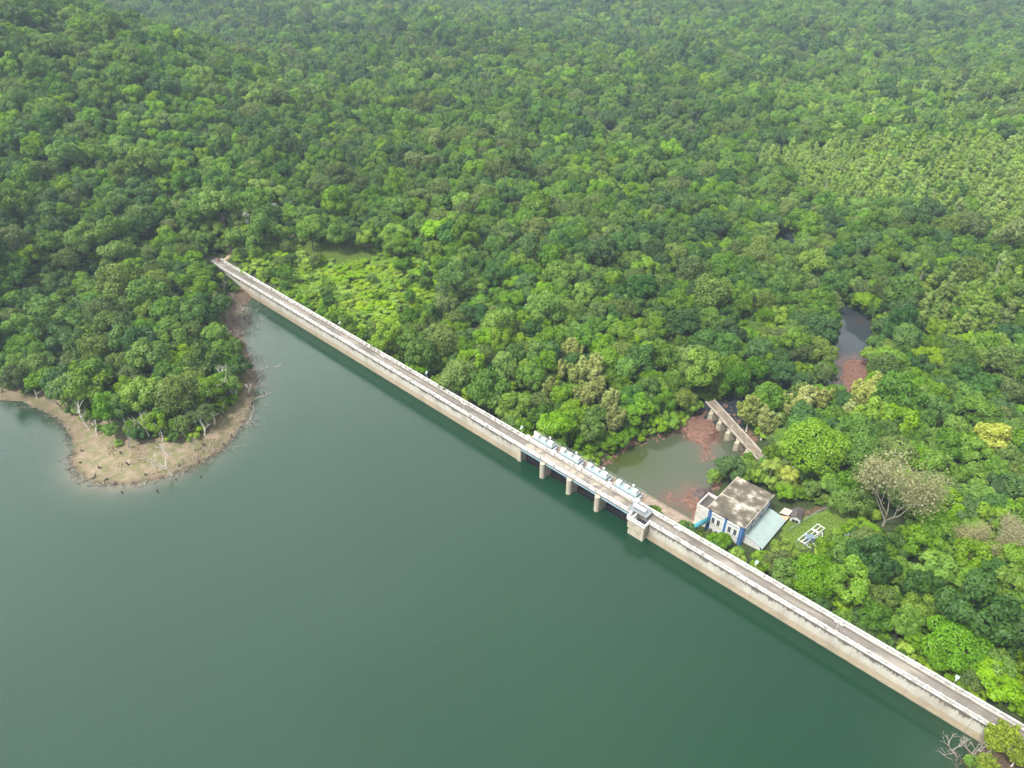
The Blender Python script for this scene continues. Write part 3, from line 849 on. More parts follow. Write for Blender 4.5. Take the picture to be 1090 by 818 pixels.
# lean-to with curved pale aqua roof along the right side
lt_ = MB(); zt = []
for t in np.linspace(0, 1, 8): zt.append((5.02 + 5.3 * t, 4.3 - .15 * t - 1.15 * t ** 2.2))
k = len(zt)
vs = [(x, y, z) for y in (-6.2, 7.3) for x, z in zt] + [(x, y, z - .1) for y in (-6.2, 7.3) for x, z in zt]
fs = [(i, i + 1, i + 1 + k, i + k) for i in range(k - 1)] + [(i + 2 * k, i + 3 * k, i + 1 + 3 * k, i + 1 + 2 * k) for i in range(k - 1)]
fs += [(i, i + 2 * k, i + 1 + 2 * k, i + 1) for i in range(k - 1)] + [(i + k, i + 1 + k, i + 1 + 3 * k, i + 3 * k) for i in range(k - 1)] + [(k - 1, 3 * k - 1, 4 * k - 1, 2 * k - 1), (0, k, 3 * k, 2 * k)]
lt_.add(vs, fs)
for i in range(10):
    y = -6.2 + 13.5 * (i + .5) / 10
    for (xa, za), (xb, zb) in zip(zt[:-1], zt[1:]): lt_.add([(xa, y - .03, za + .002), (xb, y - .03, zb + .002), (xb, y + .03, zb + .03), (xa, y + .03, za + .03)], [(0, 1, 2, 3)])
lean = lt_.build('lean_to_roof', simple('aqua_sheet', (.33, .42, .405), .5, .08, .6, (.38, .40, .37), .45, .6), ph)
lw = MB()
for y0, y1 in ((-6.0, -5.85), (6.9, 7.05)):
    pts = [(x, y0, -1) for x in (5.02, 10.1)] + [(x, y0, z - .12) for x, z in zt[::-1] if x <= 10.2]
    q = len(pts); vs = pts + [(a, y1, c) for a, b, c in pts]
    lw.add(vs, [tuple(range(q)), tuple(reversed(range(q, 2 * q)))] + [(i, i + q, (i + 1) % q + q, (i + 1) % q) for i in range(q)])
lw.box(9.95, 10.1, -5.85, 6.9, -1, 2.85)
lw.build('lean_to_wall', M['clean_white'], ph)
# open topped annex on the pond side
ax = MB(); a0, a1, b0, b1, zt_ = -9.1, -5.03, -6.3, -.3, 6.1
ax.box(a0, a1, b0, b0 + .25, -2, zt_); ax.box(a0, a1, b1 - .25, b1, -2, zt_); ax.box(a0, a0 + .25, b0 + .25, b1 - .25, -2, zt_)
an = ax.build('annex_wall', simple('annex_plaster', (.66, .63, .57), .8, .1, 1, (.28, .25, .2), .8, .5), ph)
af = MB(); af.box(a0 + .25, a1, b0 + .25, b1 - .25, -2, 5.2); af.build('annex_floor', M['dark_roof'], an)

# pipe from the dam to the power house, basin slab and side wall
pk = MB(); pk.tube([W(52.2, 8.5, -6.3), W(52.7, 11, -6.9), W(53.9, 18.3, -8.2)], .62, 14)
tag(pk.build('penstock', M['cyan_paint'], smooth=True), 'bright cyan pipe running from the dam to the corner of the power house', 'pipe')
sb = empty('basin_slab', W(41, 17.8, -14.5), DAM_ROT); tag(sb, 'brown concrete apron slab along the dam side of the pond', 'apron')
m = MB(); m.box(-8.5, 9.2, -9.0, 1.8, -2.5, 1.35, ch=.05); m.build('slab', M['brown_concrete'], sb)
m = MB(); m.box(-8.5, 9.2, 1.82, 2.05, -2.5, 1.5); m.build('edge', M['brown_concrete'], sb)
bw = empty('basin_wall', W(50.6, 22, -14.5), DAM_ROT); tag(bw, 'stained concrete side wall between the apron slab and the power house annex', 'wall')
m = MB(); m.box(-.55, .65, -5.5, 6.2, -2.5, 2.3); m.build('wall_body', M['brown_concrete'], bw)
m = MB(); m.box(-.65, .75, -5.6, 6.3, 2.3, 2.5, ch=.04); m.build('coping', M['concrete'], bw)


# ------------------------------------------------------------------ sheds, switchyard, bridge, poles
def local(pts, c): return [(p[0] - c[0], p[1] - c[1]) for p in pts]


def shed(name, px, zr, mat, label, cat, wallmat=None, rise=0.0):
    w = [at(a, b, zr) for a, b in px]; c = np.mean(w, 0)
    zg = tz(c[0], c[1])
    e = empty(name, (c[0], c[1], zg)); tag(e, label, cat)
    q = local(w, c)
    def scl(k): return [(a * k, b * k) for a, b in q]
    m = MB(); zr_ = zr - zg
    if rise:
        A, B, C_, D = q
        r0 = ((A[0] + B[0]) / 2, (A[1] + B[1]) / 2); r1 = ((C_[0] + D[0]) / 2, (C_[1] + D[1]) / 2)
        vs = [(*A, zr_), (*B, zr_), (*C_, zr_), (*D, zr_), (*r0, zr_ + rise), (*r1, zr_ + rise)]
        vs += [(a, b, z - .12) for a, b, z in vs]
        m.add(vs, [(0, 4, 5, 3), (1, 2, 5, 4), (6, 9, 11, 10), (7, 10, 11, 8), (0, 3, 9, 6), (1, 7, 8, 2), (0, 6, 10, 4), (4, 10, 7, 1), (3, 5, 11, 9), (5, 2, 8, 11)])
    else:
        m.prism_z(q, zr_ - .1, zr_)
    m.build('roof', mat, e)
    if wallmat:
        m = MB(); q2 = scl(.88); m.prism_z(q2, -.6, zr_ - .12)
        if rise:
            A, B, C_, D = q2
            for P, Q in ((A, B), (C_, D)):
                mid = ((P[0] + Q[0]) / 2, (P[1] + Q[1]) / 2)
                m.add([(*P, zr_ - .14), (*Q, zr_ - .14), (*mid, zr_ + rise * .8)], [(0, 1, 2)])
        wl = m.build('wall', wallmat, e)
        if rise:
            A, B = q2[3], q2[2]
            for t in (.34, .68):
                c2 = np.array(A) * (1 - t) + np.array(B) * t; dd = np.array(B) - np.array(A); dd = dd / np.linalg.norm(dd); nn = np.array([dd[1], -dd[0]])
                if nn @ c2 < 0: nn = -nn
                m = MB(); pts = [c2 - dd * .4 + nn * .01, c2 + dd * .4 + nn * .01, c2 + dd * .4 + nn * .05, c2 - dd * .4 + nn * .05]
                m.prism_z([tuple(p) for p in pts], zr_ - 1.5, zr_ - .6); m.build('window', M['glass'], e)
    else:
        for a, b in scl(.86):
            m = MB(); m.tube([(a, b, -.5), (a, b, zr_ - .1)], .07, 6); m.build('post', M['grey_steel'], e)
    return e


shed('small_house', [(842, 543), (856, 541.5), (853, 555), (841, 550.5)], -9.6, M['dark_roof'], 'small white walled house with dark sheet roof beside the power house lawn', 'house', M['clean_white'], .9)
shed('open_shed', [(829.5, 546), (835.4, 540.5), (844, 543.6), (839.5, 549)], -9.4, M['tin_roof'], 'open shed with greyish pink sheet roof touching the small white house', 'shed')
shed('lean_shed', [(826.8, 548), (841, 550.2), (834.7, 556.5), (827.6, 552.6)], -9.9, M['tan_roof'], 'low shed with tan sheet roof between the aqua roof and the small white house', 'shed')

sy = empty('switchyard', (*at(862, 571, -8.6)[:2], tz(*at(862, 571, -8.6)[:2]))); sy_c = np.array(sy.location)
tag(sy, 'white framed two tier switchyard gantry standing on the small lawn', 'switchyard')
A, B, C_, D = [at(a, b, -8.6) - sy_c for a, b in ((849.5, 574.5), (870.4, 558), (877.8, 562.5), (856.9, 579))]
E1, F1 = [at(a, b, -10.0) - sy_c for a, b in ((864, 584.5), (875, 575.5))]
def lerp(a, b, t): return a * (1 - t) + b * t
def beam(m, a, b, w=.105): m.tube([tuple(a), tuple(b)], w, 4)
m = MB()
for a, b in ((A, B), (D, C_), (lerp(A, D, .5), lerp(B, C_, .5))): beam(m, a, b)
for t in (0, .33, .38, .66, .71, 1): beam(m, lerp(A, B, t), lerp(D, C_, t))
m.build('upper_frame', M['clean_white'], sy)
m = MB(); D2, C2 = lerp(D, C_, .12) - np.array([0, 0, 1.2]), lerp(D, C_, .95) - np.array([0, 0, 1.2])
beam(m, E1, F1); beam(m, D2, C2)
for t in (0, .33, .66, 1): beam(m, lerp(D2, C2, t), lerp(E1, F1, t))
m.build('lower_frame', M['clean_white'], sy)
for P in (A, B, C_, D, lerp(A, B, .5), lerp(D, C_, .5), E1, F1, lerp(E1, F1, .5)):
    m = MB(); beam(m, P, (P[0], P[1], -.4), .11); m.build('post', M['light_steel'], sy)
for t in (.16, .5, .85):
    for u in (.28, .72):
        P = lerp(lerp(A, B, t), lerp(D, C_, t), u)
        m = MB(); m.lathe((P[0], P[1], P[2] - 1.5), [(.1, 0), (.2, .1), (.1, .3), (.2, .4), (.1, .6), (.2, .7), (.08, .95)], 8); m.box(P[0] - .3, P[0] + .3, P[1] - .3, P[1] + .3, P[2] - 1.75, P[2] - 1.5)
        m.build('insulator', M['porcelain'], sy)
m = MB(); m.box(-.9, .9, -1.1, .5, 0, 1.9); m.box(-1.2, -.95, -.9, .3, .2, 1.6); m.box(.95, 1.2, -.9, .3, .2, 1.6); m.build('transformer', simple('transformer_blue', (.16, .22, .26), .5, .1, 1), sy)

BZ = -10.2
bc = np.mean([at(a, b, BZ) for a, b in ((753, 432), (763, 428), (813, 482), (803, 489))], 0)
ba = at(758, 430, BZ); bb = at(808, 485.5, BZ); bdir = bb - ba; blen = float(np.linalg.norm(bdir)); 
br = empty('stone_bridge', (bc[0], bc[1], -15.5), math.atan2(bdir[1], bdir[0]))
tag(br, 'narrow old concrete bridge on stone piers crossing the stream below the pond', 'bridge')
zt_ = BZ + 15.5; hl = blen / 2 + 1.5; bwid = 1.55
m = MB(); m.box(-hl, hl, -bwid, bwid, zt_ - .45, zt_); m.build('deck', simple('old_deck', (.17, .14, .105), .9, .25, .8, (.27, .23, .17), .6, .7), br)
for s in (-1, 1):
    m = MB(); m.box(-hl, hl, s * bwid - .14, s * bwid + .14, zt_ + .002, zt_ + .55, ch=.04); m.build('parapet', M['concrete'], br)
for x in (-.78, -.40, -.02, .36, .74):
    c = x * blen / 2
    m = MB(); m.prism_z([(c - .75, -1.7), (c + .75, -1.7), (c + .75, 1.7), (c, 2.7), (c - .75, 1.7)], -1.5, zt_ - .9); m.box(c - .95, c + .95, -1.72, 1.72, zt_ - .9, zt_ - .46)
    m.prism_z([(c - .75, -1.71), (c, -2.9), (c + .75, -1.71)], -1.5, zt_ - 1.2)
    m.build('pier', M['pier_concrete'], br)
m = MB(); 
for i in range(40): 
    a = random.uniform(-hl, hl); b = random.uniform(-1.2, 1.2); r = random.uniform(.2, .7)
    m.add([(a + r * 2 * math.cos(t) * random.uniform(.6, 1.1), b + r * .5 * math.sin(t), zt_ + .004 + i * .0004) for t in np.linspace(0, 5.5, 7)], [tuple(range(7))])
m.build('worn_surface', simple('worn_slab', (.27, .215, .155), .9, .2, .8, (.12, .10, .075), .7, .6), br)


def pole(px, zg, h, label):
    p = at(px[0], px[1], zg); zz = tz(p[0], p[1])
    e = empty('utility_pole', (p[0], p[1], zz)); tag(e, label, 'utility pole', 'poles of the power line')
    m = MB(); m.tube([(0, 0, -.3), (0, 0, h)], [.13, .09], 7); m.build('pole', M['bark_pale'], e)
    m = MB(); m.box(-.9, .9, -.06, .06, h - .5, h - .38); m.build('crossarm', M['grey_steel'], e)
    for x in (-.75, 0, .75):
        m = MB(); m.lathe((x, 0, h - .38), [(.05, 0), (.09, .1), (.05, .2), (.08, .28), (.02, .33)], 7); m.build('insulator', M['porcelain'], e)
    return Vector((p[0], p[1], zz + h - .1))


P1 = pole((894, 592), -11, 6.5, 'pale utility pole standing at the edge of the trees past the switchyard')
P2 = pole((978, 628), -8, 6.5, 'pale utility pole farther up the cable among the trees')
m = MB()
for k in (-.7, 0, .7):
    m.tube([P1.lerp(P2, t) + Vector((k * .7, k * .7, -.9 * 4 * t * (1 - t) + .1)) for t in np.linspace(0, 1, 12)], .035, 4)
tag(m.build('power_cable', M['light_steel']), 'sagging pale cables strung between the two utility poles', 'cable')
fe = empty('yard_fence', (*at(850, 557, -12)[:2], -12.4)); fc = np.array(fe.location); tag(fe, 'low pale wire fence along the lawn between the small house and switchyard', 'fence')
fp = [at(a, b, -12.2) for a, b in ((838, 570), (847, 564), (858, 557), (868, 551), (880, 546))]
for p in fp:
    m = MB(); m.tube([(p[0] - fc[0], p[1] - fc[1], tz(p[0], p[1]) - fc[2] - .2), (p[0] - fc[0], p[1] - fc[1], tz(p[0], p[1]) - fc[2] + 1.3)], .06, 5); m.build('post', M['light_steel'], fe)
m = MB()
for hgt in (.35, .65, .95, 1.2):
    m.tube([(p[0] - fc[0], p[1] - fc[1], tz(p[0], p[1]) - fc[2] + hgt) for p in fp], .02, 4)
m.build('wire', M['light_steel'], fe)
# barrier at the far end of the dam road
bg = empty('barrier', W(S0 - 1.2, 2.9, -1.0), DAM_ROT); tag(bg, 'red and white barrier post at the far end of the dam road', 'barrier')
m = MB(); m.box(-.2, .2, -.2, .2, 0, 1.1); m.build('post', M['red_paint'], bg)
m = MB(); m.tube([(0, 0, 1.0), (0, -1.6, 1.05)], .07, 6); m.build('arm', M['red_paint'], bg)
# forest track from the dam end, the trail on the slope
def strip(name, pts, w, mat, lift=.06):
    P = []; pts = [Vector((a, b, 0)) for a, b in pts]
    dense = []
    for a, b in zip(pts[:-1], pts[1:]):
        k = max(2, int((b - a).length / 1.0)); dense += [a.lerp(b, i / k) for i in range(k)]
    dense.append(pts[-1]); m = MB(); vs = []
    for i, p in enumerate(dense):
        t = (dense[min(i + 1, len(dense) - 1)] - dense[max(0, i - 1)]).normalized(); q = Vector((-t.y, t.x, 0))
        for s in (-1, 0, 1):
            v = p + q * s * w * (1 + .2 * math.sin(i * 1.7 + s)); vs.append((v.x, v.y, tz(v.x, v.y) + lift + (.05 if s == 0 else 0)))
    m.add(vs, [(3 * i + j, 3 * i + 3 + j, 3 * i + 4 + j, 3 * i + 1 + j) for i in range(len(dense) - 1) for j in (0, 1)])
    return tag(m.build(name, mat), kind='structure')


e0 = W(S0 - 12.5, 2.1)
strip('forest_road', [(e0.x, e0.y), (e0.x - 6, e0.y + 7), (e0.x - 16, e0.y + 17), (e0.x - 34, e0.y + 30)], 1.8, simple('road_dust', (.21, .13, .10), .9, .2, 1.2), .12)
strip('trail', PATH, 1.1, simple('trail_dust', (.42, .32, .21), .95, .2, 1.2), .10)

# ------------------------------------------------------------------ vegetation: shapes
def leafmesh(name, C, Nn, size, tint, mat, aspect=.62, rng=None):
    k = len(C)
    Nn = Nn / np.maximum(np.linalg.norm(Nn, axis=1, keepdims=True), 1e-6)
    r = rng.normal(size=(k, 3)); t1 = np.cross(Nn, r); t1 /= np.maximum(np.linalg.norm(t1, axis=1, keepdims=True), 1e-6)
    t2 = np.cross(Nn, t1)
    a = size[:, None]; b = a * aspect
    lift = Nn * (a * .16)
    V = np.stack([C - t1 * a, C + t2 * b + lift, C + t1 * a, C - t2 * b + lift], 1).reshape(-1, 3)
    me = bpy.data.meshes.new(name)
    me.vertices.add(4 * k); me.vertices.foreach_set('co', V.astype(np.float32).ravel())
    me.loops.add(4 * k); me.loops.foreach_set('vertex_index', np.arange(4 * k, dtype=np.int32))
    me.polygons.add(k); me.polygons.foreach_set('loop_start', np.arange(0, 4 * k, 4, dtype=np.int32))
    at_ = me.attributes.new('leaf', 'FLOAT', 'FACE'); at_.data.foreach_set('value', np.clip(tint, 0, 1).astype(np.float32))
    me.materials.append(mat); me.update(calc_edges=True)
    return me


def lobes_dome(rng, R_, base, H_, n, rr=(.22, .38)):
    zc = base + (H_ - base) * .42; az = (H_ - base) * .58
    C = []; r = []
    for i in range(n):
        ph = rng.uniform(0, 2 * np.pi); e = np.arcsin(rng.uniform(-.45, 1.0))
        k = rng.uniform(.50, .90)
        rad = R_ * rng.uniform(*rr)
        C.append((R_ * k * np.cos(e) * np.cos(ph), R_ * k * np.cos(e) * np.sin(ph), zc + az * k * np.sin(e))); r.append(rad)
    return np.array(C), np.array(r)


def lobes_column(rng, R_, base, H_, n):
    C = []; r = []
    for i in range(n):
        t = rng.uniform(0, 1); z = base + (H_ - base) * t
        w = R_ * (.75 * (1 - abs(t - .4) ** 1.5 * 1.5)); ph = rng.uniform(0, 6.28); q = rng.uniform(.1, .8)
        C.append((w * q * np.cos(ph), w * q * np.sin(ph), z)); r.append(R_ * rng.uniform(.28, .46) * (1.05 - .5 * t))
    return np.array(C), np.array(r)


def lobes_plume(rng, R_, base, H_, n):       # upright feathery stems that lean outwards
    C = []; r = []
    for i in range(n):
        ph = rng.uniform(0, 6.28); q = rng.uniform(.15, .85); hh = H_ * rng.uniform(.72, 1.0) * (1.05 - .3 * q)
        for t in np.linspace(.35, 1, 6):
            z = base + (hh - base) * t; o = R_ * q * t ** .8
            C.append((o * np.cos(ph) + rng.normal() * .15, o * np.sin(ph) + rng.normal() * .15, z)); r.append(R_ * .27 * (1.25 - .75 * t))
    return np.array(C), np.array(r)


def crown_mesh(name, seed, mat, R_, base, H_, nl, nleaf, size, style='dome', jit=.5, up=.3, zsq=.85):
    rng = np.random.default_rng(seed)
    C, r = {'dome': lobes_dome, 'column': lobes_column, 'plume': lobes_plume}[style](rng, R_, base, H_, nl)
    p = r ** 2 / (r ** 2).sum()
    li = rng.choice(len(C), nleaf, p=p)
    d = rng.normal(size=(nleaf, 3)); d[:, 2] += .35; d /= np.linalg.norm(d, axis=1, keepdims=True)
    rad = r[li] * rng.uniform(.80, 1.08, nleaf)
    P = C[li] + d * rad[:, None] * np.array([1, 1, zsq])
    inside = np.zeros(nleaf, bool)
    for c, q in zip(C, r):
        inside |= (np.linalg.norm((P - c) / np.array([1, 1, zsq]), axis=1) < q * .72)
    keep = ~inside
    P, d, li = P[keep], d[keep], li[keep]
    nn = d + rng.normal(size=d.shape) * jit; nn[:, 2] += up
    lt_ = rng.uniform(0, 1, len(C)); tint = .55 * lt_[li] + .45 * rng.uniform(0, 1, len(P))
    sz = size * rng.uniform(.65, 1.35, len(P))
    return leafmesh(name, P, nn, sz, tint, mat, rng=rng), C


def trunk_mesh(name, seed, mat, C, base, th=.22, limbs=6):
    rng = random.Random(seed); m = MB()
    top = Vector((0, 0, base + .8)); bend = Vector((rng.uniform(-.3, .3), rng.uniform(-.3, .3), 0))
    m.tube([(0, 0, -.8), (0, 0, .2), bend * .6 + Vector((0, 0, base * .5)), bend + top], [th * 1.5, th * 1.1, th * .9, th * .65], 7)
    idx = sorted(range(len(C)), key=lambda i: -C[i][2] * .3 + rng.random() * 3)[:limbs]
    for i in idx:
        c = Vector(C[i]); s = bend + Vector((0, 0, base * rng.uniform(.7, 1.1)))
        m.tube([s, s.lerp(c, .5) + Vector((0, 0, -.25)), c], [th * .5, th * .33, th * .12], 5)
    return m.mesh(name, mat)


def branches(m, rng, p, d, ln, r, lvl, spread=.6, lo=.62):
    q = p + d * ln * .5 + Vector((rng.gauss(0, .06), rng.gauss(0, .06), rng.gauss(0, .04))) * ln
    e = q + (d + Vector((rng.gauss(0, .18), rng.gauss(0, .18), .08))).normalized() * ln * .5
    m.tube([p, q, e], [r, r * .82, r * .62], 5 if lvl > 1 else 4)
    tips = []
    if lvl <= 0: return [e]
    for i in range(rng.choice((2, 3, 3)) if lvl > 1 else rng.choice((2, 3))):
        b = Vector((rng.gauss(0, spread), rng.gauss(0, spread), rng.uniform(-.05, .45)))
        st = q.lerp(e, rng.uniform(.2, 1.0)) if i else e
        tips += branches(m, rng, st, (d * .75 + b).normalized(), ln * rng.uniform(lo - .12, lo + .12), r * .56, lvl - 1, spread, lo)
    return tips


SPEC = {}


def variant(kind, mat, seed, n, bark='bark', **kw):
    for i in range(n):
        nm = kind.split(':')[0]
        me, C = crown_mesh('crown', seed + i, M[mat], **kw)
        tm = trunk_mesh('trunk', seed + i, M[bark], C, kw['base'], .045 * kw['R_'] + .04)
        SPEC.setdefault(kind, []).append((me, tm))


variant('mid', 'leaf_mid', 100, 5, R_=4.2, base=3.6, H_=9.6, nl=26, nleaf=5200, size=.30)
variant('dark', 'leaf_dark', 200, 4, R_=4.2, base=3.4, H_=9.8, nl=22, nleaf=5200, size=.30)
variant('bright', 'leaf_bright', 300, 4, R_=4.0, base=3.2, H_=8.8, nl=24, nleaf=4800, size=.30)
variant('olive', 'leaf_olive', 400, 3, R_=4.3, base=3.8, H_=9.8, nl=34, nleaf=5200, size=.27, jit=.6)
variant('plant', 'leaf_plant', 500, 3, bark='bark_grey', R_=2.35, base=2.4, H_=11.0, nl=26, nleaf=3000, size=.25, style='column', jit=.45)
variant('pale', 'leaf_pale', 600, 3, bark='bark_pale', R_=3.2, base=2.2, H_=9.5, nl=15, nleaf=8500, size=.25, style='plume', jit=.8)
variant('willow', 'leaf_willow', 650, 2, bark='bark_pale', R_=3.2, base=2.2, H_=9.5, nl=14, nleaf=7000, size=.24, style='plume', jit=.9)
variant('lime', 'leaf_lime', 700, 2, R_=4.6, base=2.4, H_=8.8, nl=60, nleaf=17000, size=.185)
variant('yellow', 'leaf_yellow', 800, 1, R_=3.6, base=3.0, H_=8.6, nl=20, nleaf=4200, size=.27)
variant('white', 'leaf_white', 850, 1, bark='bark_pale', R_=2.3, base=3.0, H_=9.5, nl=16, nleaf=1800, size=.26, style='column')
variant('bush', 'leaf_scrub', 900, 3, R_=2.2, base=.35, H_=2.9, nl=13, nleaf=1500, size=.26)
variant('bushmid', 'leaf_mid', 920, 2, R_=2.2, base=.35, H_=3.2, nl=13, nleaf=1500, size=.27)


def straw_variant(kind, seed, h, n, mat='leaf_straw'):
    for i in range(n):
        rng = random.Random(seed + i); m = MB(); tips = []
        m.tube([(0, 0, -.6), (0, 0, h * .12)], [.2, .15], 7)
        for k in range(5):
            a = k * 1.256 + rng.uniform(-.4, .4)
            tips += branches(m, rng, Vector((0, 0, h * .1)), Vector((math.cos(a) * .42, math.sin(a) * .42, 1)).normalized(), h * .40, .085, 3, .36, .62)
        nr = np.random.default_rng(seed + i)
        T = np.array([tuple(t) for t in tips]); q = nr.integers(0, len(T), 6500)
        P = T[q] + nr.normal(size=(6500, 3)) * np.array([.6, .6, .9]) - np.array([0, 0, .9]) * nr.uniform(0, 1.6, (6500, 1)) + np.array([0, 0, .7])
        nn = nr.normal(size=P.shape); nn[:, 2] += .5
        me = leafmesh('crown', P, nn, .13 * nr.uniform(.6, 1.4, 6500), nr.uniform(0, 1, 6500), M[mat], rng=nr)
        SPEC.setdefault(kind, []).append((me, m.mesh('trunk', M['bark_grey'])))


straw_variant('straw', 1000, 10.5, 2)

TREECAT = {}


def put(name, kind, i, loc, sc, rz, label, cat, group=None, tilt=0.0):
    me, tm = SPEC[kind][i % len(SPEC[kind])]
    e = empty(name, loc, rz); e.scale = sc if hasattr(sc, '__len__') else (sc, sc, sc)
    if tilt: e.rotation_euler = (tilt, tilt * .6, rz)
    tag(e, label, cat, group)
    for nm, d in (('trunk', tm), ('crown', me)):
        o = bpy.data.objects.new(nm, d); COL.objects.link(o); o.parent = e
    return e


# ------------------------------------------------------------------ trees one can name
SPECIALS = []      # x, y, radius
GEO = {'mid': (4.2, 9.6), 'dark': (4.2, 9.8), 'bright': (4.0, 8.8), 'olive': (4.3, 9.8), 'plant': (2.35, 11.0), 'pale': (3.2, 9.5), 'lime': (4.6, 8.8), 'willow': (3.2, 9.5), 'yellow': (3.6, 8.6), 'white': (2.3, 9.5), 'bush': (2.2, 2.9), 'bushmid': (2.2, 3.2), 'straw': (5.2, 10.5)}


def special(kind, px, sc, label, name='broadleaf_tree', cat='tree', group=None, f=.62, var=None, zsc=1.0):
    H_ = GEO[kind][1] * sc * zsc
    z = -8.0
    for _ in range(6):
        p = at(px[0], px[1], z + f * H_); z = tz(p[0], p[1])
    i = len(SPECIALS) if var is None else var
    SPECIALS.append((p[0], p[1], GEO[kind][0] * sc))
    return put(name, kind, i, (p[0], p[1], z - .1), (sc, sc, sc * zsc), (len(SPECIALS) * 2.39996) % 6.28, label, cat, group)


PG = 'pale feathery trees by the pond and stream'
special('lime', (868, 474), 1.95, 'broad bright lime green tree behind the palms and the small white house', var=0)
special('lime', (915, 482), 1.5, 'spreading lime green tree next to the broad lime tree behind the palms', var=1)
special('lime', (838, 470), .95, 'lower lime green tree between the stone bridge and the palms', var=1)
special('lime', (1020, 684), 1.3, 'round bright lime green tree beside the forest side rail at the near end', var=0)
special('lime', (692, 404), 1.0, 'small vivid lime green tree among darker trees above the pond', var=1)
special('lime', (866, 612), 1.25, 'wide yellowish lime tree beside the rail below the lawn', var=0)
special('lime', (622, 412), .55, 'compact lime green treetop on the slope behind the gate hoists', var=1)
special('yellow', (1057, 471), 1.7, 'yellow leaved rounded tree standing out of the green forest', var=0)
special('olive', (938, 640), .8, 'small olive tree crown near the rail past the lime tree', var=0)
special('yellow', (1000, 640), .6, 'yellow green crown close behind the two straw coloured trees', var=0)
special('yellow', (988, 472), .55, 'pale yellow green treetop beside the straw coloured bare tree', var=0)
special('straw', (956, 522), 2.0, 'large straw coloured tree with pale bare forking branches', 'bare_tree', var=0)
special('straw', (1030, 578), 1.05, 'smaller straw coloured tree with bare pale branches and few leaves', 'bare_tree', var=1)
special('straw', (1078, 575), 1.1, 'straw grey bare crowned tree at the frame edge beyond the large straw tree', 'bare_tree', var=0)
special('dark', (778, 498), .98, 'dark green dense tree between the pond and the back of the power house', var=0)
special('mid', (762, 508), .62, 'low green tree leaning over the pond beside the annex', var=1)
special('mid', (628, 458), 1.05, 'large rounded green tree overhanging the gate hoists by the pond bank', var=2)
special('dark', (598, 440), .9, 'dark rounded tree behind the second gate hoist', var=1)
special('olive', (573, 430), .95, 'olive green tree behind the outermost gate hoist', var=0)
special('mid', (648, 472), .6, 'small green tree at the near corner of the pond bank', var=3)
special('bright', (694, 448), .55, 'small bright green tree on the far bank of the pond', var=1)
special('bright', (838, 520), .62, 'yellowish green low tree in front of the palms behind the power house', var=2)
special('bright', (852, 524), .5, 'rounded small green tree overhanging the small white house', var=0)
special('bright', (812, 600), .78, 'bright green tree between the lean-to and the dam rail', var=1)
special('bright', (772, 574), .42, 'low green bush like tree under the white front of the power house', var=2)
special('mid', (786, 588), .40, 'low bushy tree between the blue corner pilaster and the dam rail', var=1)
special('bright', (768, 574), .36, 'small bushy tree beside the cyan pipe', var=0)
special('bright', (836, 586), .85, 'light green tree at the dam side edge of the small lawn', var=3)
special('mid', (862, 600), .62, 'small green tree just below the switchyard', var=2)
special('willow', (485, 362), .95, 'yellowish bamboo like plume of foliage on the slope beside the dam', 'pale_tree', var=0)
for i, (p, s, lab) in enumerate([((608, 372), 1.39, 'pale feathery tree farthest up the slope of those above the pond'), ((632, 390), 1.69, 'tallest pale feathery tree on the slope above the pond'),
        ((622, 420), 1.52, 'pale plumed tree in the middle of the stand above the pond'), ((650, 428), 1.43, 'pale feathery tree on the pond side of the stand above the hoists'),
        ((585, 412), 1.16, 'small pale tree at the dam side of the stand above the pond'), ((614, 396), 1.25, 'pale plumed tree tucked between the taller two above the pond'), ((640, 412), 1.2, 'pale feathery tree just below the tallest one above the pond'), ((597, 392), 1.0, 'pale thin tree at the far side of the stand above the pond'), ((655, 445), 1.24, 'pale straw green tree lowest down by the pond bank')]):
    special('pale', p, s, lab, 'pale_tree', 'tree', None, var=i)
for i, (p, s, lab) in enumerate([((800, 436), 1.52, 'pale willowy tree at the far end of the stone bridge'), ((816, 446), 1.43, 'pale willowy tree beside the middle of the stone bridge'),
        ((838, 432), 1.28, 'pale willowy tree behind the two at the stone bridge'), ((858, 424), 1.43, 'pale green willowy tree midway between bridge and red rapids'),
        ((876, 424), 1.33, 'pale yellow willowy tree just before the red rapids'), ((920, 418), 1.43, 'pale leaning tree on the far side of the red rapids'), ((932, 408), 1.33, 'pale slender tree behind the leaning one by the red rapids'),
        ((905, 436), 1.07, 'low pale tree below the red rapids')]):
    special('pale', p, s, lab, 'pale_tree', 'tree', None, var=i)
for p, s, lab in (((292, 226), 1.32, 'whitish tree crown beside the forest edge beyond the dam end'), ((228, 218), 1.24, 'whitish slender tree on the hillside left of the forest road'), ((262, 234), 1.15, 'greyish white bare crowned tree above the end of the dam')):
    special('white', p, s, lab, 'pale_tree', var=0)
special('olive', (575, 258), .8, 'greyish green tree rising above the slope forest', var=1)
special('olive', (448, 222), .95, 'brownish olive tree at the forest edge above the trail', var=2)
special('pale', (228, 318), .95, 'grey green feathery tree leaning over the bank by the dam end', 'pale_tree', var=1)
special('pale', (60, 398), .8, 'grey green thin tree behind the bleached dead tree on the point', 'pale_tree', var=2)
special('olive', (200, 355), 1.1, 'large pale olive tree on the wooded point near the shore', var=0)
special('olive', (140, 400), 1.0, 'olive green tree in the middle of the wooded point', var=1)
special('mid', (120, 458), .62, 'small dense green tree alone on the sandy point', var=0)
special('mid', (182, 452), .5, 'bushy green tree at the edge of the sand on the point', var=4)
special('willow', (1068, 780), 1.15, 'lime tinged feathery tree rising over the lake side railing at the near end', 'pale_tree', var=2, f=.7)
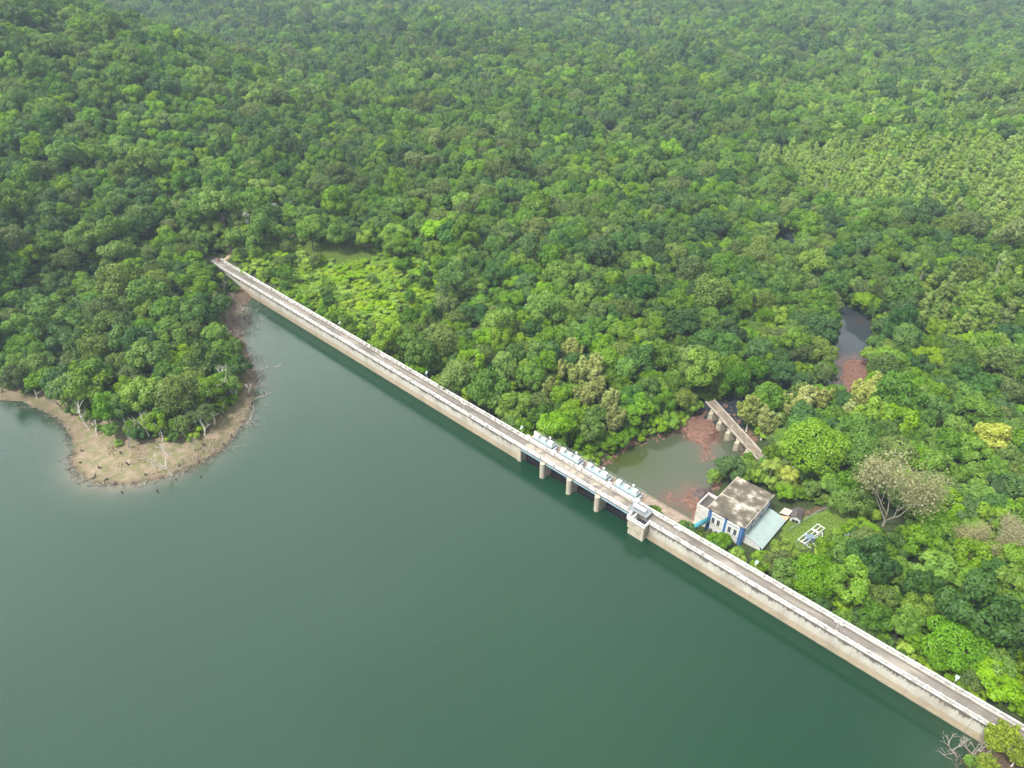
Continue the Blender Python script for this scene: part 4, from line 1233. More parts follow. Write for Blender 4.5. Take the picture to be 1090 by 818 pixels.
special('willow', (1052, 812), .62, 'low lime tinged shrub tree on the bank beneath the near end of the dam', 'pale_tree', var=1)
special('bushmid', (1040, 818), 1.1, 'mid green bush at the water edge below the near end of the dam', 'bush', 'bush', f=.4, var=0)
special('willow', (1088, 802), .8, 'green bush like tree at the near end of the dam', var=1)


# palms
def palm(px, h, label, seed):
    rng = random.Random(seed); z = -11.0
    for _ in range(5):
        p = at(px[0], px[1], z + h); z = tz(p[0], p[1])
    e = empty('palm_tree', (p[0], p[1], z), rng.uniform(0, 6)); tag(e, label, 'palm tree', 'palms behind the power house')
    m = MB(); m.tube([(0, 0, -.4), (.15, 0, h * .4), (.2, .1, h * .8), (0, 0, h)], [.24, .17, .14, .15], 8); m.build('trunk', M['bark_grey'], e)
    V = []; Fc = []; tint = []
    for i in range(17):
        a = i * 2.39996; el = rng.uniform(-.15, .95); ln = rng.uniform(3.9, 5.2)
        pts = []
        for t in np.linspace(0, 1, 11):
            r = ln * t * math.cos(el) * (1 - .12 * t); zz = h + ln * (math.sin(el) * t - .62 * t * t)
            pts.append(Vector((r * math.cos(a), r * math.sin(a), zz)))
        side = Vector((-math.sin(a), math.cos(a), 0)); tt = rng.random()
        for j in range(10):
            A, B = pts[j], pts[j + 1]
            for q in (0, .5):
                c = A.lerp(B, q); d = (B - A).normalized(); w = (.25 + .95 * math.sin(min(1, (j + q + 1) / 10) * 2.7)) * 1.0
                for s in (-1, 1):
                    tip = c + side * s * w + d * w * .55 + Vector((0, 0, -.28 * w))
                    o = len(V); V += [c - d * .06, c + d * .10, tip]; Fc.append((o, o + 1, o + 2)); tint.append(.6 * tt + .4 * rng.random())
    me = bpy.data.meshes.new('crown'); me.from_pydata([tuple(v) for v in V], [], Fc); me.materials.append(M['leaf_palm'])
    a_ = me.attributes.new('leaf', 'FLOAT', 'FACE'); a_.data.foreach_set('value', tint); me.update()
    o = bpy.data.objects.new('crown', me); COL.objects.link(o); o.parent = e
    SPECIALS.append((p[0], p[1], 2.6))


palm((823, 494), 7.6, 'coconut palm closer to the pond of the two behind the power house', 1)
palm((841, 505), 7.0, 'coconut palm closer to the small white house behind the power house', 2)


# dead trees, stumps, driftwood
def dead_tree(px, zg, h, seed, label, lean=(0, 0), mat='bark_pale', lvl=3):
    p = at(px[0], px[1], zg)
    for _ in range(4): p = at(px[0], px[1], max(tz(p[0], p[1]), LAKE_Z - .4))
    rng = random.Random(seed); m = MB()
    d = Vector((lean[0], lean[1], 1)).normalized()
    top = d * h * .42
    h = h * 1.45; top = d * h * .42
    m.tube([(0, 0, -.5), tuple(top * .5 + Vector((rng.gauss(0, .2), rng.gauss(0, .2), 0))), tuple(top)], [.27, .22, .17], 7)
    e = empty('dead_tree', (p[0], p[1], p[2]), rng.uniform(0, .4)); tag(e, label, 'dead tree')
    m.build('trunk', M[mat], e)
    m = MB()
    for k in range(3):
        b = Vector((rng.gauss(0, .45), rng.gauss(0, .45), rng.uniform(.1, .5)))
        branches(m, rng, top * (1 - .22 * k), (d * .8 + b).normalized(), h * rng.uniform(.24, .34), .125, lvl, .5, .62)
    m.build('branches', M[mat], e)


DT = [((96, 450), 9.0, (-.28, .05), 'bleached white dead tree with forked crown at the neck of the sandy point'), ((159, 458), 6.5, (-.1, .1), 'pale dead tree with bent branches at the tree line on the point'),
      ((184, 499), 5.5, (-.45, .1), 'leaning dead tree standing at the water edge of the point'), ((213, 456), 5.0, (.25, .3), 'curved pale dead trunk arching over the beach'),
      ((221, 430), 8.5, (-.22, .1), 'tall bleached dead tree before the green trees on the east shore of the point'), ((246, 417), 8.5, (-.45, .2), 'white dead tree leaning inland above the driftwood bank'),
      ((205, 445), 5.0, (-.15, .1), 'short white dead snag at the tree line between beach and forest'), ((133, 443), 5.0, (.1, 0), 'pale dead stem rising from the green trees above the sand'),
      ((18, 402), 5.0, (-.3, .1), 'thin dead tree on the bank where the shore leaves the frame'), ((125, 352), 7.0, (0, 0), 'grey bare tree among green crowns on the wooded point'),
      ((238, 335), 6.5, (.1, .1), 'bare grey tree in the brushy bank below the dam end'), ((254, 332), 4.5, (.2, -.1), 'small bare tree on the brown bank closest to the dam wall'),
      ((166, 492), 4.5, (-.25, .1), 'thin bare tree on the grassy part of the point'), ((262, 412), 4.0, (.35, -.2), 'dead limb leaning out over the lake from the driftwood bank')]
for i, (p, h, ln, lab) in enumerate(DT): dead_tree((p[0] + (4 if p[0] > 200 else 0), p[1] + 7), -5.5, h, 40 + i, lab, (ln[0] * .7, ln[1] - .1))
TB = 'thin pale bare tree along the edge of the green trees on the point'
for i, (p, h, ln) in enumerate([((66, 436), 5.0, (-.2, 0)), ((104, 462), 4.4, (.15, 0)), ((146, 470), 5.6, (-.1, 0)), ((173, 470), 5.0, (.2, 0)), ((197, 466), 4.6, (-.15, 0)), ((228, 452), 5.2, (.2, 0)), ((238, 440), 4.6, (-.2, 0)), ((251, 424), 4.8, (.2, .1)), ((206, 480), 3.6, (.3, 0)), ((178, 484), 3.6, (-.3, 0)), ((138, 478), 3.4, (.2, 0)), ((40, 424), 4.4, (.1, 0))]):
    dead_tree(p, -5.5, h, 240 + i, TB, ln, 'bark_pale' if i % 2 else 'bark_grey', 2)
for o in list(COL.objects):
    if o.get('label') == TB: o['group'] = 'thin bare trees along the tree line of the point'
for i, (p, h, ln) in enumerate([((249, 322), 3.6, (.2, 0)), ((262, 336), 3.0, (.3, -.1)), ((244, 345), 4.2, (-.1, .1)), ((258, 352), 3.2, (.3, 0)), ((247, 364), 3.8, (-.2, 0)), ((261, 374), 3.0, (.3, .1)), ((252, 384), 3.6, (0, 0)), ((266, 396), 2.8, (.4, 0)), ((240, 312), 4.0, (0, .1))]):
    dead_tree(p, -5.5, h, 140 + i, 'low tangled dead tree on the brown bank between the dam and the point', ln, 'bark_grey')
for o in list(COL.objects):
    if str(o.get('label', '')).startswith('low tangled dead tree'): o['group'] = 'tangled dead trees on the brown bank'
for i, (p, k, sc_) in enumerate([((243, 303), 'bushmid', 1.1), ((236, 296), 'bush', 1.2), ((250, 308), 'bushmid', .8), ((238, 322), 'bushmid', .9), ((236, 352), 'bush', .8)]):
    special(k, p, sc_, 'green bush on the brown bank below the far end of the dam', 'bush', 'bush', 'green bushes on the brown bank', f=.4, var=i % 2)
dead_tree((1020, 806), -6.3, 5.5, 77, 'dead branching tree fallen in the lake at the near end of the dam', (-.9, .2), 'bark_grey')
dead_tree((1036, 812), -6.0, 4.5, 78, 'pale dead tree on the bank under the near end of the dam', (-.2, .3), 'bark_grey')


def stump(px, h, seed, label, mat='stump_wood'):
    p = at(px[0], px[1], LAKE_Z); zz = max(tz(p[0], p[1]), LAKE_Z - .5)
    rng = random.Random(seed); m = MB()
    e = Vector((rng.gauss(0, .35), rng.gauss(0, .35), h))
    m.tube([(0, 0, -.5), tuple(e * .5), tuple(e)], [.26, .2, .1], 7)
    for k in range(3):
        a = rng.uniform(0, 6.28); m.tube([(0, 0, .15), (math.cos(a) * .7, math.sin(a) * .7, -.1 + rng.uniform(0, .3))], [.15, .05], 5)
    if h > .9: m.tube([tuple(e * .6), tuple(e * .8 + Vector((rng.gauss(0, .5), rng.gauss(0, .5), .3)))], [.1, .04], 5)
    o = m.build('stump', M[mat]); o.location = (p[0], p[1], zz); tag(o, label, 'tree stump', 'dark stumps around the sandy point' if label == STL else None)


STL = 'dark snapped tree stump on the sandy point'
for i, p in enumerate([(86, 493), (101, 509), (113, 511), (123, 516), (155, 507), (138, 497), (107, 500), (152, 478), (190, 498), (88, 482), (131, 486), (218, 476), (239, 474), (257, 457), (268, 430), (247, 466)]):
    stump(p, random.uniform(.6, 1.5), i, STL)
stump((131, 525), 1.3, 50, 'dark stump standing in the shallow water off the tip of the point')
stump((167, 524), 1.4, 51, 'forked dark stump in the water east of the sandy tip')
stump((187, 511), 1.0, 52, 'low dark stump in the water by the leaning dead tree')
stump((216, 507), 1.0, 53, 'dark stump in open water nearest the rounded shore')
stump((281, 420), 1.3, 54, 'dark stump in the water off the driftwood bank')
stump((2, 419), 1.6, 55, 'dark stump at the far shore by the frame edge')


def floating(pts, r, label):
    m = MB(); P = [Vector(at(a, b, LAKE_Z + .05)) for a, b in pts]
    m.tube(P, [r, r * .8] + [r * .5] * (len(P) - 2) if len(P) > 2 else [r, r * .4], 6)
    q = P[0].lerp(P[-1], .4); m.tube([q, q + (P[-1] - P[0]) * .25 + Vector((.5, 1.1, .5))], [r * .5, r * .2], 5)
    tag(m.build('floating_log', M['bark_grey']), label, 'log')


floating([(276, 395), (281, 393), (287, 391)], .22, 'pale log sticking out into the lake from the driftwood bank')
floating([(272, 424), (281, 422), (289, 418)], .18, 'thin curved log in the water below the driftwood bank')
floating([(292, 391), (297, 390), (301, 388)], .16, 'dark half sunken log farthest out from the driftwood bank')
floating([(262, 452), (267, 446), (270, 438)], .2, 'grey log along the edge of the driftwood bank')


def sticks(name, rows, mat, seed):
    rng = random.Random(seed); m = MB()
    for (x, y, z, ln, upk) in rows:
        a = rng.uniform(0, 6.28); d = Vector((math.cos(a), math.sin(a), rng.uniform(0, upk))).normalized()
        p = Vector((x, y, z + .05)); c = Vector((rng.gauss(0, .2), rng.gauss(0, .2), rng.uniform(0, .2))) * ln
        r = rng.uniform(.03, .075)
        m.tube([p, p + d * ln * .5 + c, p + d * ln], [r, r * .8, r * .35], 4, cap=False)
        if rng.random() < .6: q = p + d * ln * .5 + c; m.tube([q, q + (d + Vector((rng.gauss(0, .7), rng.gauss(0, .7), .3))).normalized() * ln * .45], [r * .6, r * .2], 3, cap=False)
    return m.build(name, mat)


rows = []; rr = random.Random(5)
def shorept(lo, hi, a, b):
    while True:
        i = rr.randrange(lo, hi); t = rr.random(); A, B = SHORE[i], SHORE[i + 1]
        x, y = A[0] * (1 - t) + B[0] * t, A[1] * (1 - t) + B[1] * t
        return x + rr.gauss(0, 1) * b, y + rr.gauss(0, 1) * b
for k in range(620):
    x, y = shorept(1, 12, 0, 2.3 if k % 3 else 1.0); x -= .8; y += .6; s_, n_ = sn(x, y)
    if n_ > -1: continue
    rows.append((x, y, max(tz(x, y), LAKE_Z - .1), rr.uniform(.8, 2.8), .9))
for k in range(150):
    x, y = shorept(13, 22, 0, .9); rows.append((x, y, max(tz(x, y), LAKE_Z - .1), rr.uniform(.5, 1.8), .5))
for k in range(800):
    x, y = at(246, 352, -5)[:2] + np.array([rr.gauss(0, 3.2), rr.gauss(0, 9)]); s_, n_ = sn(x, y)
    if n_ > -1.0: continue
    rows.append((x, y, max(tz(x, y), LAKE_Z), rr.uniform(1.2, 3.8), 2.6))
tag(sticks('driftwood', rows, simple('driftwood_grey', (.30, .245, .20), .9, .5, .35), 3), kind='stuff')
rows = []
for k in range(110):
    c = at(1040 + rr.gauss(0, 13), 812 + rr.gauss(0, 7), -5.5)
    if sn(c[0], c[1])[1] > -.6: continue
    rows.append((c[0], c[1], max(tz(c[0], c[1]), LAKE_Z), rr.uniform(.6, 2.2), 1.3))
tag(sticks('brushwood', rows, M['bark'], 4), kind='stuff')

m = MB()
rk = random.Random(21); c0 = at(752, 527, POND_Z)
mound = np.linspace(0, 6.283, 19)[:-1]; prof_ = [(1.0, -.6), (.92, .15), (.62, .75), (.25, 1.05)]
vs = [(c0[0] + 3.6 * r_ * math.cos(a) * rk.uniform(.85, 1.15), c0[1] + 2.9 * r_ * math.sin(a) * rk.uniform(.85, 1.15), POND_Z + h_ * rk.uniform(.85, 1.2)) for r_, h_ in prof_ for a in mound]
m.add(vs, [(l * 18 + j, l * 18 + (j + 1) % 18, (l + 1) * 18 + (j + 1) % 18, (l + 1) * 18 + j) for l in range(3) for j in range(18)] + [tuple(range(54, 72))])
tag(m.build('rock_mound', simple('dark_wet_rock', (.075, .055, .055), .6, .4, 1.2, (.16, .085, .07), .8, .6)), 'dark wet rock mound in the pond against the power house annex', 'rock')
rows = []
for k in range(420):
    x, y = shorept(6, 22, 0, .7); rows.append((x, y, max(tz(x, y), LAKE_Z - .05), rr.uniform(.4, 1.6), .35))
tag(sticks('roots', rows, M['stump_wood'], 6), kind='stuff')
# rubble on the red gravel bars
m = MB(); rr = random.Random(9)
def rock(m, x, y, z, r, rng):
    k = 6; vs = []; 
    for lv, (f_, h) in enumerate(((1.0, -.2), (.95, .25), (.5, .62))):
        for j in range(k):
            a = 6.283 * j / k + lv * .4; q = r * f_ * rng.uniform(.75, 1.2); vs.append((x + q * math.cos(a), y + q * math.sin(a), z + h * r * rng.uniform(.8, 1.2)))
    fs = [(l * k + j, l * k + (j + 1) % k, (l + 1) * k + (j + 1) % k, (l + 1) * k + j) for l in (0, 1) for j in range(k)] + [tuple(range(2 * k, 3 * k))]
    m.add(vs, fs)
for poly, cnt in ((BAR1, 420), (BAR2, 240), (RAPID, 300)):
    xs = [p[0] for p in poly]; ys = [p[1] for p in poly]; c = 0
    while c < cnt:
        x, y = rr.uniform(min(xs) - 1.5, max(xs) + 1.5), rr.uniform(min(ys) - 1.5, max(ys) + 1.5); c += 1
        if float(dpoly(x, y, poly + poly[:1])) < 1.6 or bool(inpoly(x, y, poly)): rock(m, x, y, max(tz(x, y), POND_Z - .15), abs(rr.gauss(0, .22)) + .1, rr)
for k in range(260):
    i = rr.choice([0, 1, 2, 3, 4, 5, 6, 7]); t = rr.random(); A, B = POOL[i], POOL[i + 1]
    x, y = A[0] * (1 - t) + B[0] * t + rr.gauss(0, 1.2), A[1] * (1 - t) + B[1] * t + rr.gauss(0, 1.2); rock(m, x, y, max(tz(x, y), POND_Z - .1), rr.uniform(.15, .6), rr)
tag(m.build('red_rubble', M['red_rock']), kind='stuff')

# ------------------------------------------------------------------ the forest
CLEAR = [
    [(322, 257), (350, 258), (400, 262), (398, 273), (360, 272), (325, 267)],
    [(934, 536), (948, 528), (962, 540), (956, 566), (938, 566)],
    [(648, 494), (662, 480), (690, 469), (712, 465), (724, 457), (742, 446), (770, 440), (796, 470), (784, 484), (764, 494), (757, 520), (746, 540), (736, 557), (690, 527), (672, 516)],
    [(748, 431), (766, 427), (790, 452), (816, 480), (804, 490), (780, 474), (765, 455)],
    [(744, 530), (758, 520), (790, 508), (828, 524), (836, 560), (808, 587), (786, 580), (752, 558)],
    [(824, 548), (832, 538), (858, 540), (856, 558), (830, 560)],
    [(834, 598), (846, 570), (852, 556), (872, 549), (900, 545), (906, 553), (884, 565), (876, 580), (862, 588)],
    [(893, 336), (930, 338), (924, 372), (922, 410), (905, 416), (894, 408), (897, 376)],
    [(826, 242), (842, 244), (840, 262), (830, 256)],
    [(228, 277), (236, 273), (1095, 766), (1095, 830), (1040, 800), (550, 500), (230, 300)],
    [(228, 268), (246, 264), (252, 272), (236, 278)],
]
PLANT_A = [(798, 172), (860, 158), (1000, 156), (1400, 160), (1400, 262), (1060, 246), (985, 222), (900, 216), (840, 196)]
PLANT_B = [(760, 92), (880, 84), (1400, 70), (1400, 150), (1000, 150), (880, 128)]
PLANT_C = [(955, 300), (1400, 280), (1400, 392), (1060, 382), (985, 352)]
SCRUB = [(236, 278), (300, 250), (345, 256), (400, 262), (450, 272), (474, 298), (455, 330), (425, 352), (388, 348), (330, 316), (298, 304)]
sp_arr = np.array(SPECIALS)


def jitter_grid(x0, x1, y0, y1, step, jit=.42):
    gy = np.arange(y0, y1, step * .87); out = []
    for i, y in enumerate(gy):
        gx = np.arange(x0 + (i % 2) * step * .5, x1, step)
        out.append(np.stack([gx, np.full_like(gx, y)], 1))
    P = np.concatenate(out); P += RNG.uniform(-jit, jit, P.shape) * step
    return P


def infrustum(P, z, mx=260, top=-60, bot=980):
    x, y, d = proj(np.column_stack([P, z]))
    return (d > 5) & (x > -mx) & (x < 1090 + mx) & (y > top) & (y < bot)


def allowed(P, z, rad, hc, treeline=True, clear_f=.62, gap=.5):
    x, y = P[:, 0], P[:, 1]
    s, n = sn(x, y)
    tall = z + hc * 1.45 > -1.6
    ok = ~((n > -2.2) & (n < 4.5 + rad * np.where(tall, .95, .35)) & (s > -176) & (s < 150))
    up = n < 0
    land = inpoly(x, y, LAND); rb = inpoly(x, y, RBANK)
    ok &= ~up | land | rb
    tipd = np.hypot(x - TIP[0], y - TIP[1])
    if treeline:
        ds = dshore(x, y)
        need = 4.0 + 15 * np.exp(-(tipd / 24) ** 2) + 2 * np.exp(-((x + 90) ** 2 + (y - 240) ** 2) / 900)
        ok &= ~(up & land) | (ds > need)
        ok &= ~(up & rb) | (dpoly(x, y, RB) > 9)
    ok &= dpoly(x, y, RIVER) > np.where(y > 258, 1.0, np.where(y > 207, 4.5, np.where(y > 190, 1.5, 6.0)) + rad * .3)
    ok &= ~inpoly(x, y, POOL)
    ok &= ~((s > 46) & (s < 73) & (n > 12.5) & (n < 38))
    ok &= (dpoly(x, y, TRACK[:2]) > 1.0 + rad * .4)
    cx, cy, d = proj(np.column_stack([P, z + hc]))
    rp = rad * F / d * clear_f
    for pi, poly in enumerate(CLEAR):
        front = (n < 0) if pi == 9 else np.ones(len(P), bool)
        for dx, dy in ((0, 0), (1, 0), (-1, 0), (0, 1), (0, -1), (.7, .7), (-.7, .7), (.7, -.7), (-.7, -.7)):
            ok &= ~(front & inpoly(cx + dx * rp, cy + dy * rp, poly))
    if gap and len(sp_arr):
        for a, b, r in sp_arr: ok &= np.hypot(x - a, y - b) > gap * (r + rad)
    return ok


def pick_kind(P, z, rng):
    s, n = sn(P[:, 0], P[:, 1]); x, y, d = proj(np.column_stack([P, z + 6]))
    k = len(P); u = rng.uniform(0, 1, k)
    patch = wob(P[:, 0], P[:, 1], .021, 5) * .16
    brt = np.clip(.20 + .22 * np.exp(-((s + 50) / 90) ** 2 - ((n - 30) / 60) ** 2) + .25 * sstep(s, 60, 100) * (n < 70) + patch, .05, .75)
    drk = np.clip(.22 - patch + .10 * sstep(d, 400, 700), .05, .5); olv = np.clip(.11 - patch * .5, .03, .4)
    kind = np.full(k, 'mid', object)
    kind[u < brt] = 'bright'
    kind[(u >= brt) & (u < brt + drk)] = 'dark'
    kind[(u >= brt + drk) & (u < brt + drk + olv)] = 'olive'
    return kind, x, y, d


P = jitter_grid(-1050, 1050, 30, 1480, 6.1)
z = terrain(P[:, 0], P[:, 1])
vis = infrustum(P, z); P, z = P[vis], z[vis]
kind, px, py, dep = pick_kind(P, z, RNG)
scl = RNG.lognormal(-.02, .22, len(P)) * np.where(RNG.uniform(0, 1, len(P)) < .07, 1.3, 1.0)
scl = np.clip(scl, .55, 1.75)
inscrub = inpoly(px, py, SCRUB)
keep = ~(inscrub & (RNG.uniform(0, 1, len(P)) > .07))
scl = np.where(inscrub, scl * .62, scl)
s_all, n_all = sn(P[:, 0], P[:, 1])
plant = (inpoly(px, py, PLANT_A) & (RNG.uniform(0, 1, len(P)) > .10)) | (inpoly(px, py, PLANT_B) & (RNG.uniform(0, 1, len(P)) < .12)) | (inpoly(px, py, PLANT_C) & (RNG.uniform(0, 1, len(P)) < .62))
keep &= ~plant
keep &= allowed(P, z, np.array([GEO[k][0] for k in kind]) * scl, 6.2 * scl)
P, z, kind, scl, px, py, dep = [a[keep] for a in (P, z, kind, scl, px, py, dep)]
# young trees that fill the gaps close by
Y = jitter_grid(-210, 250, 40, 400, 3.6, .5); yz = terrain(Y[:, 0], Y[:, 1])
vis = infrustum(Y, yz, 120); Y, yz = Y[vis], yz[vis]
yk, yx, yy, yd = pick_kind(Y, yz, RNG); ys = np.clip(RNG.lognormal(-.62, .18, len(Y)), .35, .78)
kp = ~(inpoly(yx, yy, SCRUB) & (RNG.uniform(0, 1, len(Y)) > .10)) & ~(inpoly(yx, yy, PLANT_C)) & allowed(Y, yz, 4.2 * ys, 6.0 * ys, gap=.42)
Y, yz, yk, ys, yx, yy, yd = [a[kp] for a in (Y, yz, yk, ys, yx, yy, yd)]
tx, ty, tr = list(P[:, 0]), list(P[:, 1]), list(4.2 * scl); near = P[:, 1] < 420
tx, ty, tr = P[near, 0], P[near, 1], 4.2 * scl[near]; got = []
for i in range(len(Y)):
    if (np.hypot(tx - Y[i, 0], ty - Y[i, 1]) > .60 * (tr + 4.2 * ys[i])).all():
        got.append(i); tx = np.append(tx, Y[i, 0]); ty = np.append(ty, Y[i, 1]); tr = np.append(tr, 4.2 * ys[i])
P = np.concatenate([P, Y[got]]); z = np.concatenate([z, yz[got]]); kind = np.concatenate([kind, yk[got]]); scl = np.concatenate([scl, ys[got]])
# plantation trees: narrow, close together
Q = jitter_grid(60, 1050, 230, 1300, 3.4, .33); qz = terrain(Q[:, 0], Q[:, 1])
qx, qy, qd = proj(np.column_stack([Q, qz + 6]))
ink = (qx < 1350) & (inpoly(qx, qy, PLANT_A) | (inpoly(qx, qy, PLANT_B) & (RNG.uniform(0, 1, len(Q)) < .14)) | (inpoly(qx, qy, PLANT_C) & (RNG.uniform(0, 1, len(Q)) < .55)))
Q, qz = Q[ink], qz[ink]
ok = allowed(Q, qz, np.full(len(Q), 1.9), 7.5); Q, qz = Q[ok], qz[ok]
qscl = np.clip(RNG.lognormal(-.05, .24, len(Q)), .5, 1.5)

# the 300 that show largest are objects of their own
cx, cy, cd = proj(np.column_stack([P, z + 6.2 * scl]))
size = np.array([GEO[k][0] for k in kind]) * scl / cd
size = np.where((cx > -6) & (cx < 1096) & (cy > -6) & (cy < 826), size, 0)
order = np.argsort(-size)
own = order[:300]; rest = np.setdiff1d(np.arange(len(P)), own)

LAND_MARKS = [('the intake gantry', W(43, 2)), ('the pale utility pole', P1), ('the switchyard', sy.location), ('the stone bridge', br.location), ('the yellow leaved tree', Vector((*SPECIALS[7][:2], 0))),
              ('the large straw tree', Vector((*SPECIALS[11][:2], 0))), ('the rail side lime tree', Vector((*SPECIALS[3][:2], 0))), ('the second palm', Vector((*SPECIALS[12][:2], 0))),
              ('the lamp at the near end', W(115.6, 4)), ('the lamp above the lawn', W(72.9, 4)), ('the outermost hoist lamp', W(-.1, 4)), ('the far second lamp', W(-41, 4)), ('the lamp by the wooded slope', W(-87, 4)),
              ('the bleached forked dead tree', Vector(at(96, 450, -5))), ('the sandy tip', Vector((TIP[0], TIP[1], 0))), ('the lone sand tree', Vector(at(120, 462, -5))), ('the far end of the dam', W(-168, 2)),
              ('the third gate hoist', W(26, 6)), ('the red gravel bar', Vector(at(745, 460, -14))), ('the red rapids', Vector(at(905, 400, -14))), ('the small white house', Vector(at(848, 550, -10))), ('the near end of the dam', W(138, 2)),
              ('the smaller straw tree', Vector((*SPECIALS[12][:2], 0))), ('the driftwood bank', Vector(at(262, 400, -6)))]
LAND_MARKS = [(a, v) for a, v in LAND_MARKS if a not in ('the second palm', 'the pale utility pole')]
LOOK = {'mid': 'mid green', 'dark': 'dark green', 'bright': 'bright green', 'olive': 'olive green'}
ORD = ['', 'second ', 'third ', 'fourth ', 'fifth ', 'sixth ', 'seventh ', 'eighth ']
lm = np.array([(v.x, v.y) for _, v in LAND_MARKS])
D = np.hypot(P[:, None, 0] - lm[None, :, 0], P[:, None, 1] - lm[None, :, 1])
rank = np.zeros(D.shape, int)
for k in LOOK:
    ii = np.where(kind == k)[0]
    rank[ii] = np.argsort(np.argsort(D[ii], 0), 0)


def area(i):
    s, n = sn(P[i, 0], P[i, 1])
    if n < 2 and s < 0: return 'on the wooded point'
    if s > 52 and n < 75: return 'below the near half of the dam'
    if n < 75: return 'on the slope below the far half of the dam'
    if P[i, 0] > 110: return 'across the stream'
    return 'in the woods behind the pond'


taken = {}
for i in own:
    k = kind[i]; j = int(np.argmin(rank[i] * 14 + D[i])); rk = rank[i, j]
    lab = None
    for j in np.argsort(rank[i] * 14 + D[i]):
        rk = rank[i, j]
        if rk < 8 and D[i, j] < 75:
            lab = f"{LOOK[k]} tree, {ORD[rk]}closest of its colour to {LAND_MARKS[j][0]}"; grp = None
            break
    if lab is None:
        sz = 'small' if scl[i] < .88 else 'broad' if scl[i] > 1.12 else 'middling'
        lab = f"{sz} {LOOK[k]} tree {area(i)}"; grp = f"{sz} {LOOK[k]} trees {area(i)}"
    put('forest_tree', k, int(RNG.integers(0, 99)), (P[i, 0], P[i, 1], z[i] - .15), (scl[i] * RNG.uniform(.92, 1.08), scl[i] * RNG.uniform(.92, 1.08), scl[i] * RNG.uniform(.78, 1.25)), RNG.uniform(0, 6.28), lab, 'tree', grp)


def scatter(name, pts, src, rot, sc, sources):
    me = bpy.data.meshes.new(name); k = len(pts)
    me.vertices.add(k); me.vertices.foreach_set('co', np.asarray(pts, np.float32).ravel())
    a = me.attributes.new('src', 'INT', 'POINT'); a.data.foreach_set('value', np.asarray(src, np.int32))
    a = me.attributes.new('turn', 'FLOAT_VECTOR', 'POINT'); a.data.foreach_set('vector', np.asarray(rot, np.float32).ravel())
    a = me.attributes.new('size', 'FLOAT_VECTOR', 'POINT'); a.data.foreach_set('vector', np.asarray(sc, np.float32).ravel())
    o = bpy.data.objects.new(name, me); COL.objects.link(o); tag(o, kind='stuff')
    ng = bpy.data.node_groups.new(name, 'GeometryNodeTree')
    ng.interface.new_socket('Geometry', in_out='INPUT', socket_type='NodeSocketGeometry'); ng.interface.new_socket('Geometry', in_out='OUTPUT', socket_type='NodeSocketGeometry')
    gi = ng.nodes.new('NodeGroupInput'); go = ng.nodes.new('NodeGroupOutput'); jn = ng.nodes.new('GeometryNodeJoinGeometry')
    def attr(nm, t):
        q = ng.nodes.new('GeometryNodeInputNamedAttribute'); q.data_type = t; q.inputs['Name'].default_value = nm; return q.outputs[0]
    s_, t_, z_ = attr('src', 'INT'), attr('turn', 'FLOAT_VECTOR'), attr('size', 'FLOAT_VECTOR')
    eu = ng.nodes.new('FunctionNodeEulerToRotation'); ng.links.new(t_, eu.inputs[0])
    for i, ob in enumerate(sources):
        cmpn = ng.nodes.new('FunctionNodeCompare'); cmpn.data_type = 'INT'; cmpn.operation = 'EQUAL'
        ia = [q for q in cmpn.inputs if q.type == 'INT']; ng.links.new(s_, ia[0]); ia[1].default_value = i
        inf = ng.nodes.new('GeometryNodeObjectInfo'); inf.transform_space = 'ORIGINAL'; inf.inputs['Object'].default_value = ob; inf.inputs['As Instance'].default_value = True
        iop = ng.nodes.new('GeometryNodeInstanceOnPoints')
        ng.links.new(gi.outputs[0], iop.inputs['Points']); ng.links.new(cmpn.outputs[0], iop.inputs['Selection']); ng.links.new(inf.outputs['Geometry'], iop.inputs['Instance'])
        ng.links.new(eu.outputs[0], iop.inputs['Rotation']); ng.links.new(z_, iop.inputs['Scale']); ng.links.new(iop.outputs[0], jn.inputs[0])
    ng.links.new(jn.outputs[0], go.inputs[0])
    md = o.modifiers.new('scatter', 'NODES'); md.node_group = ng
    return o


# plantation trees that show largest, as things of their own
qcx, qcy, qcd = proj(np.column_stack([Q, qz + 7]))
qsize = np.where((qcx > 0) & (qcx < 1090), qscl / qcd, 0); qown = np.argsort(-qsize)[:110]; qrest = np.setdiff1d(np.arange(len(Q)), qown)
for i in qown:
    put('plantation_tree', 'plant', int(i), (Q[i, 0], Q[i, 1], qz[i] - .1), (qscl[i], qscl[i], qscl[i] * RNG.uniform(.9, 1.12)), RNG.uniform(0, 6.28),
        'narrow pale green tree in the close planted stand across the stream', 'tree', 'slender pale trees of the nearer planted stand')

# sources for the masses: crowns that stand in the scene
bush_src = []
for i, (p, k, lab) in enumerate([((262, 290), 'bush', 'leafy bright green bush by the railing at the far end of the dam'), ((300, 298), 'bush', 'leafy bright green bush on the slope near the far lamp'),
                                ((345, 300), 'bush', 'round green bush in the open scrub below the trail'), ((285, 275), 'bushmid', 'mid green bush close to the forest road'), ((370, 318), 'bushmid', 'mid green bush in the lower part of the scrub')]):
    e = special(k, p, 1.0, lab, 'bush', 'bush', None, f=.4, var=i % 3); bush_src.append(e)
crowns = {}
for o in COL.objects:
    if o.name.split('.')[0] == 'crown' and o.parent: crowns.setdefault(o.data.name, o)
def src_list(kinds):
    out = []; idx = {}
    for k in kinds:
        for me, tm in SPEC[k]:
            if me.name in crowns: idx.setdefault(k, []).append(len(out)); out.append(crowns[me.name])
    return out, idx


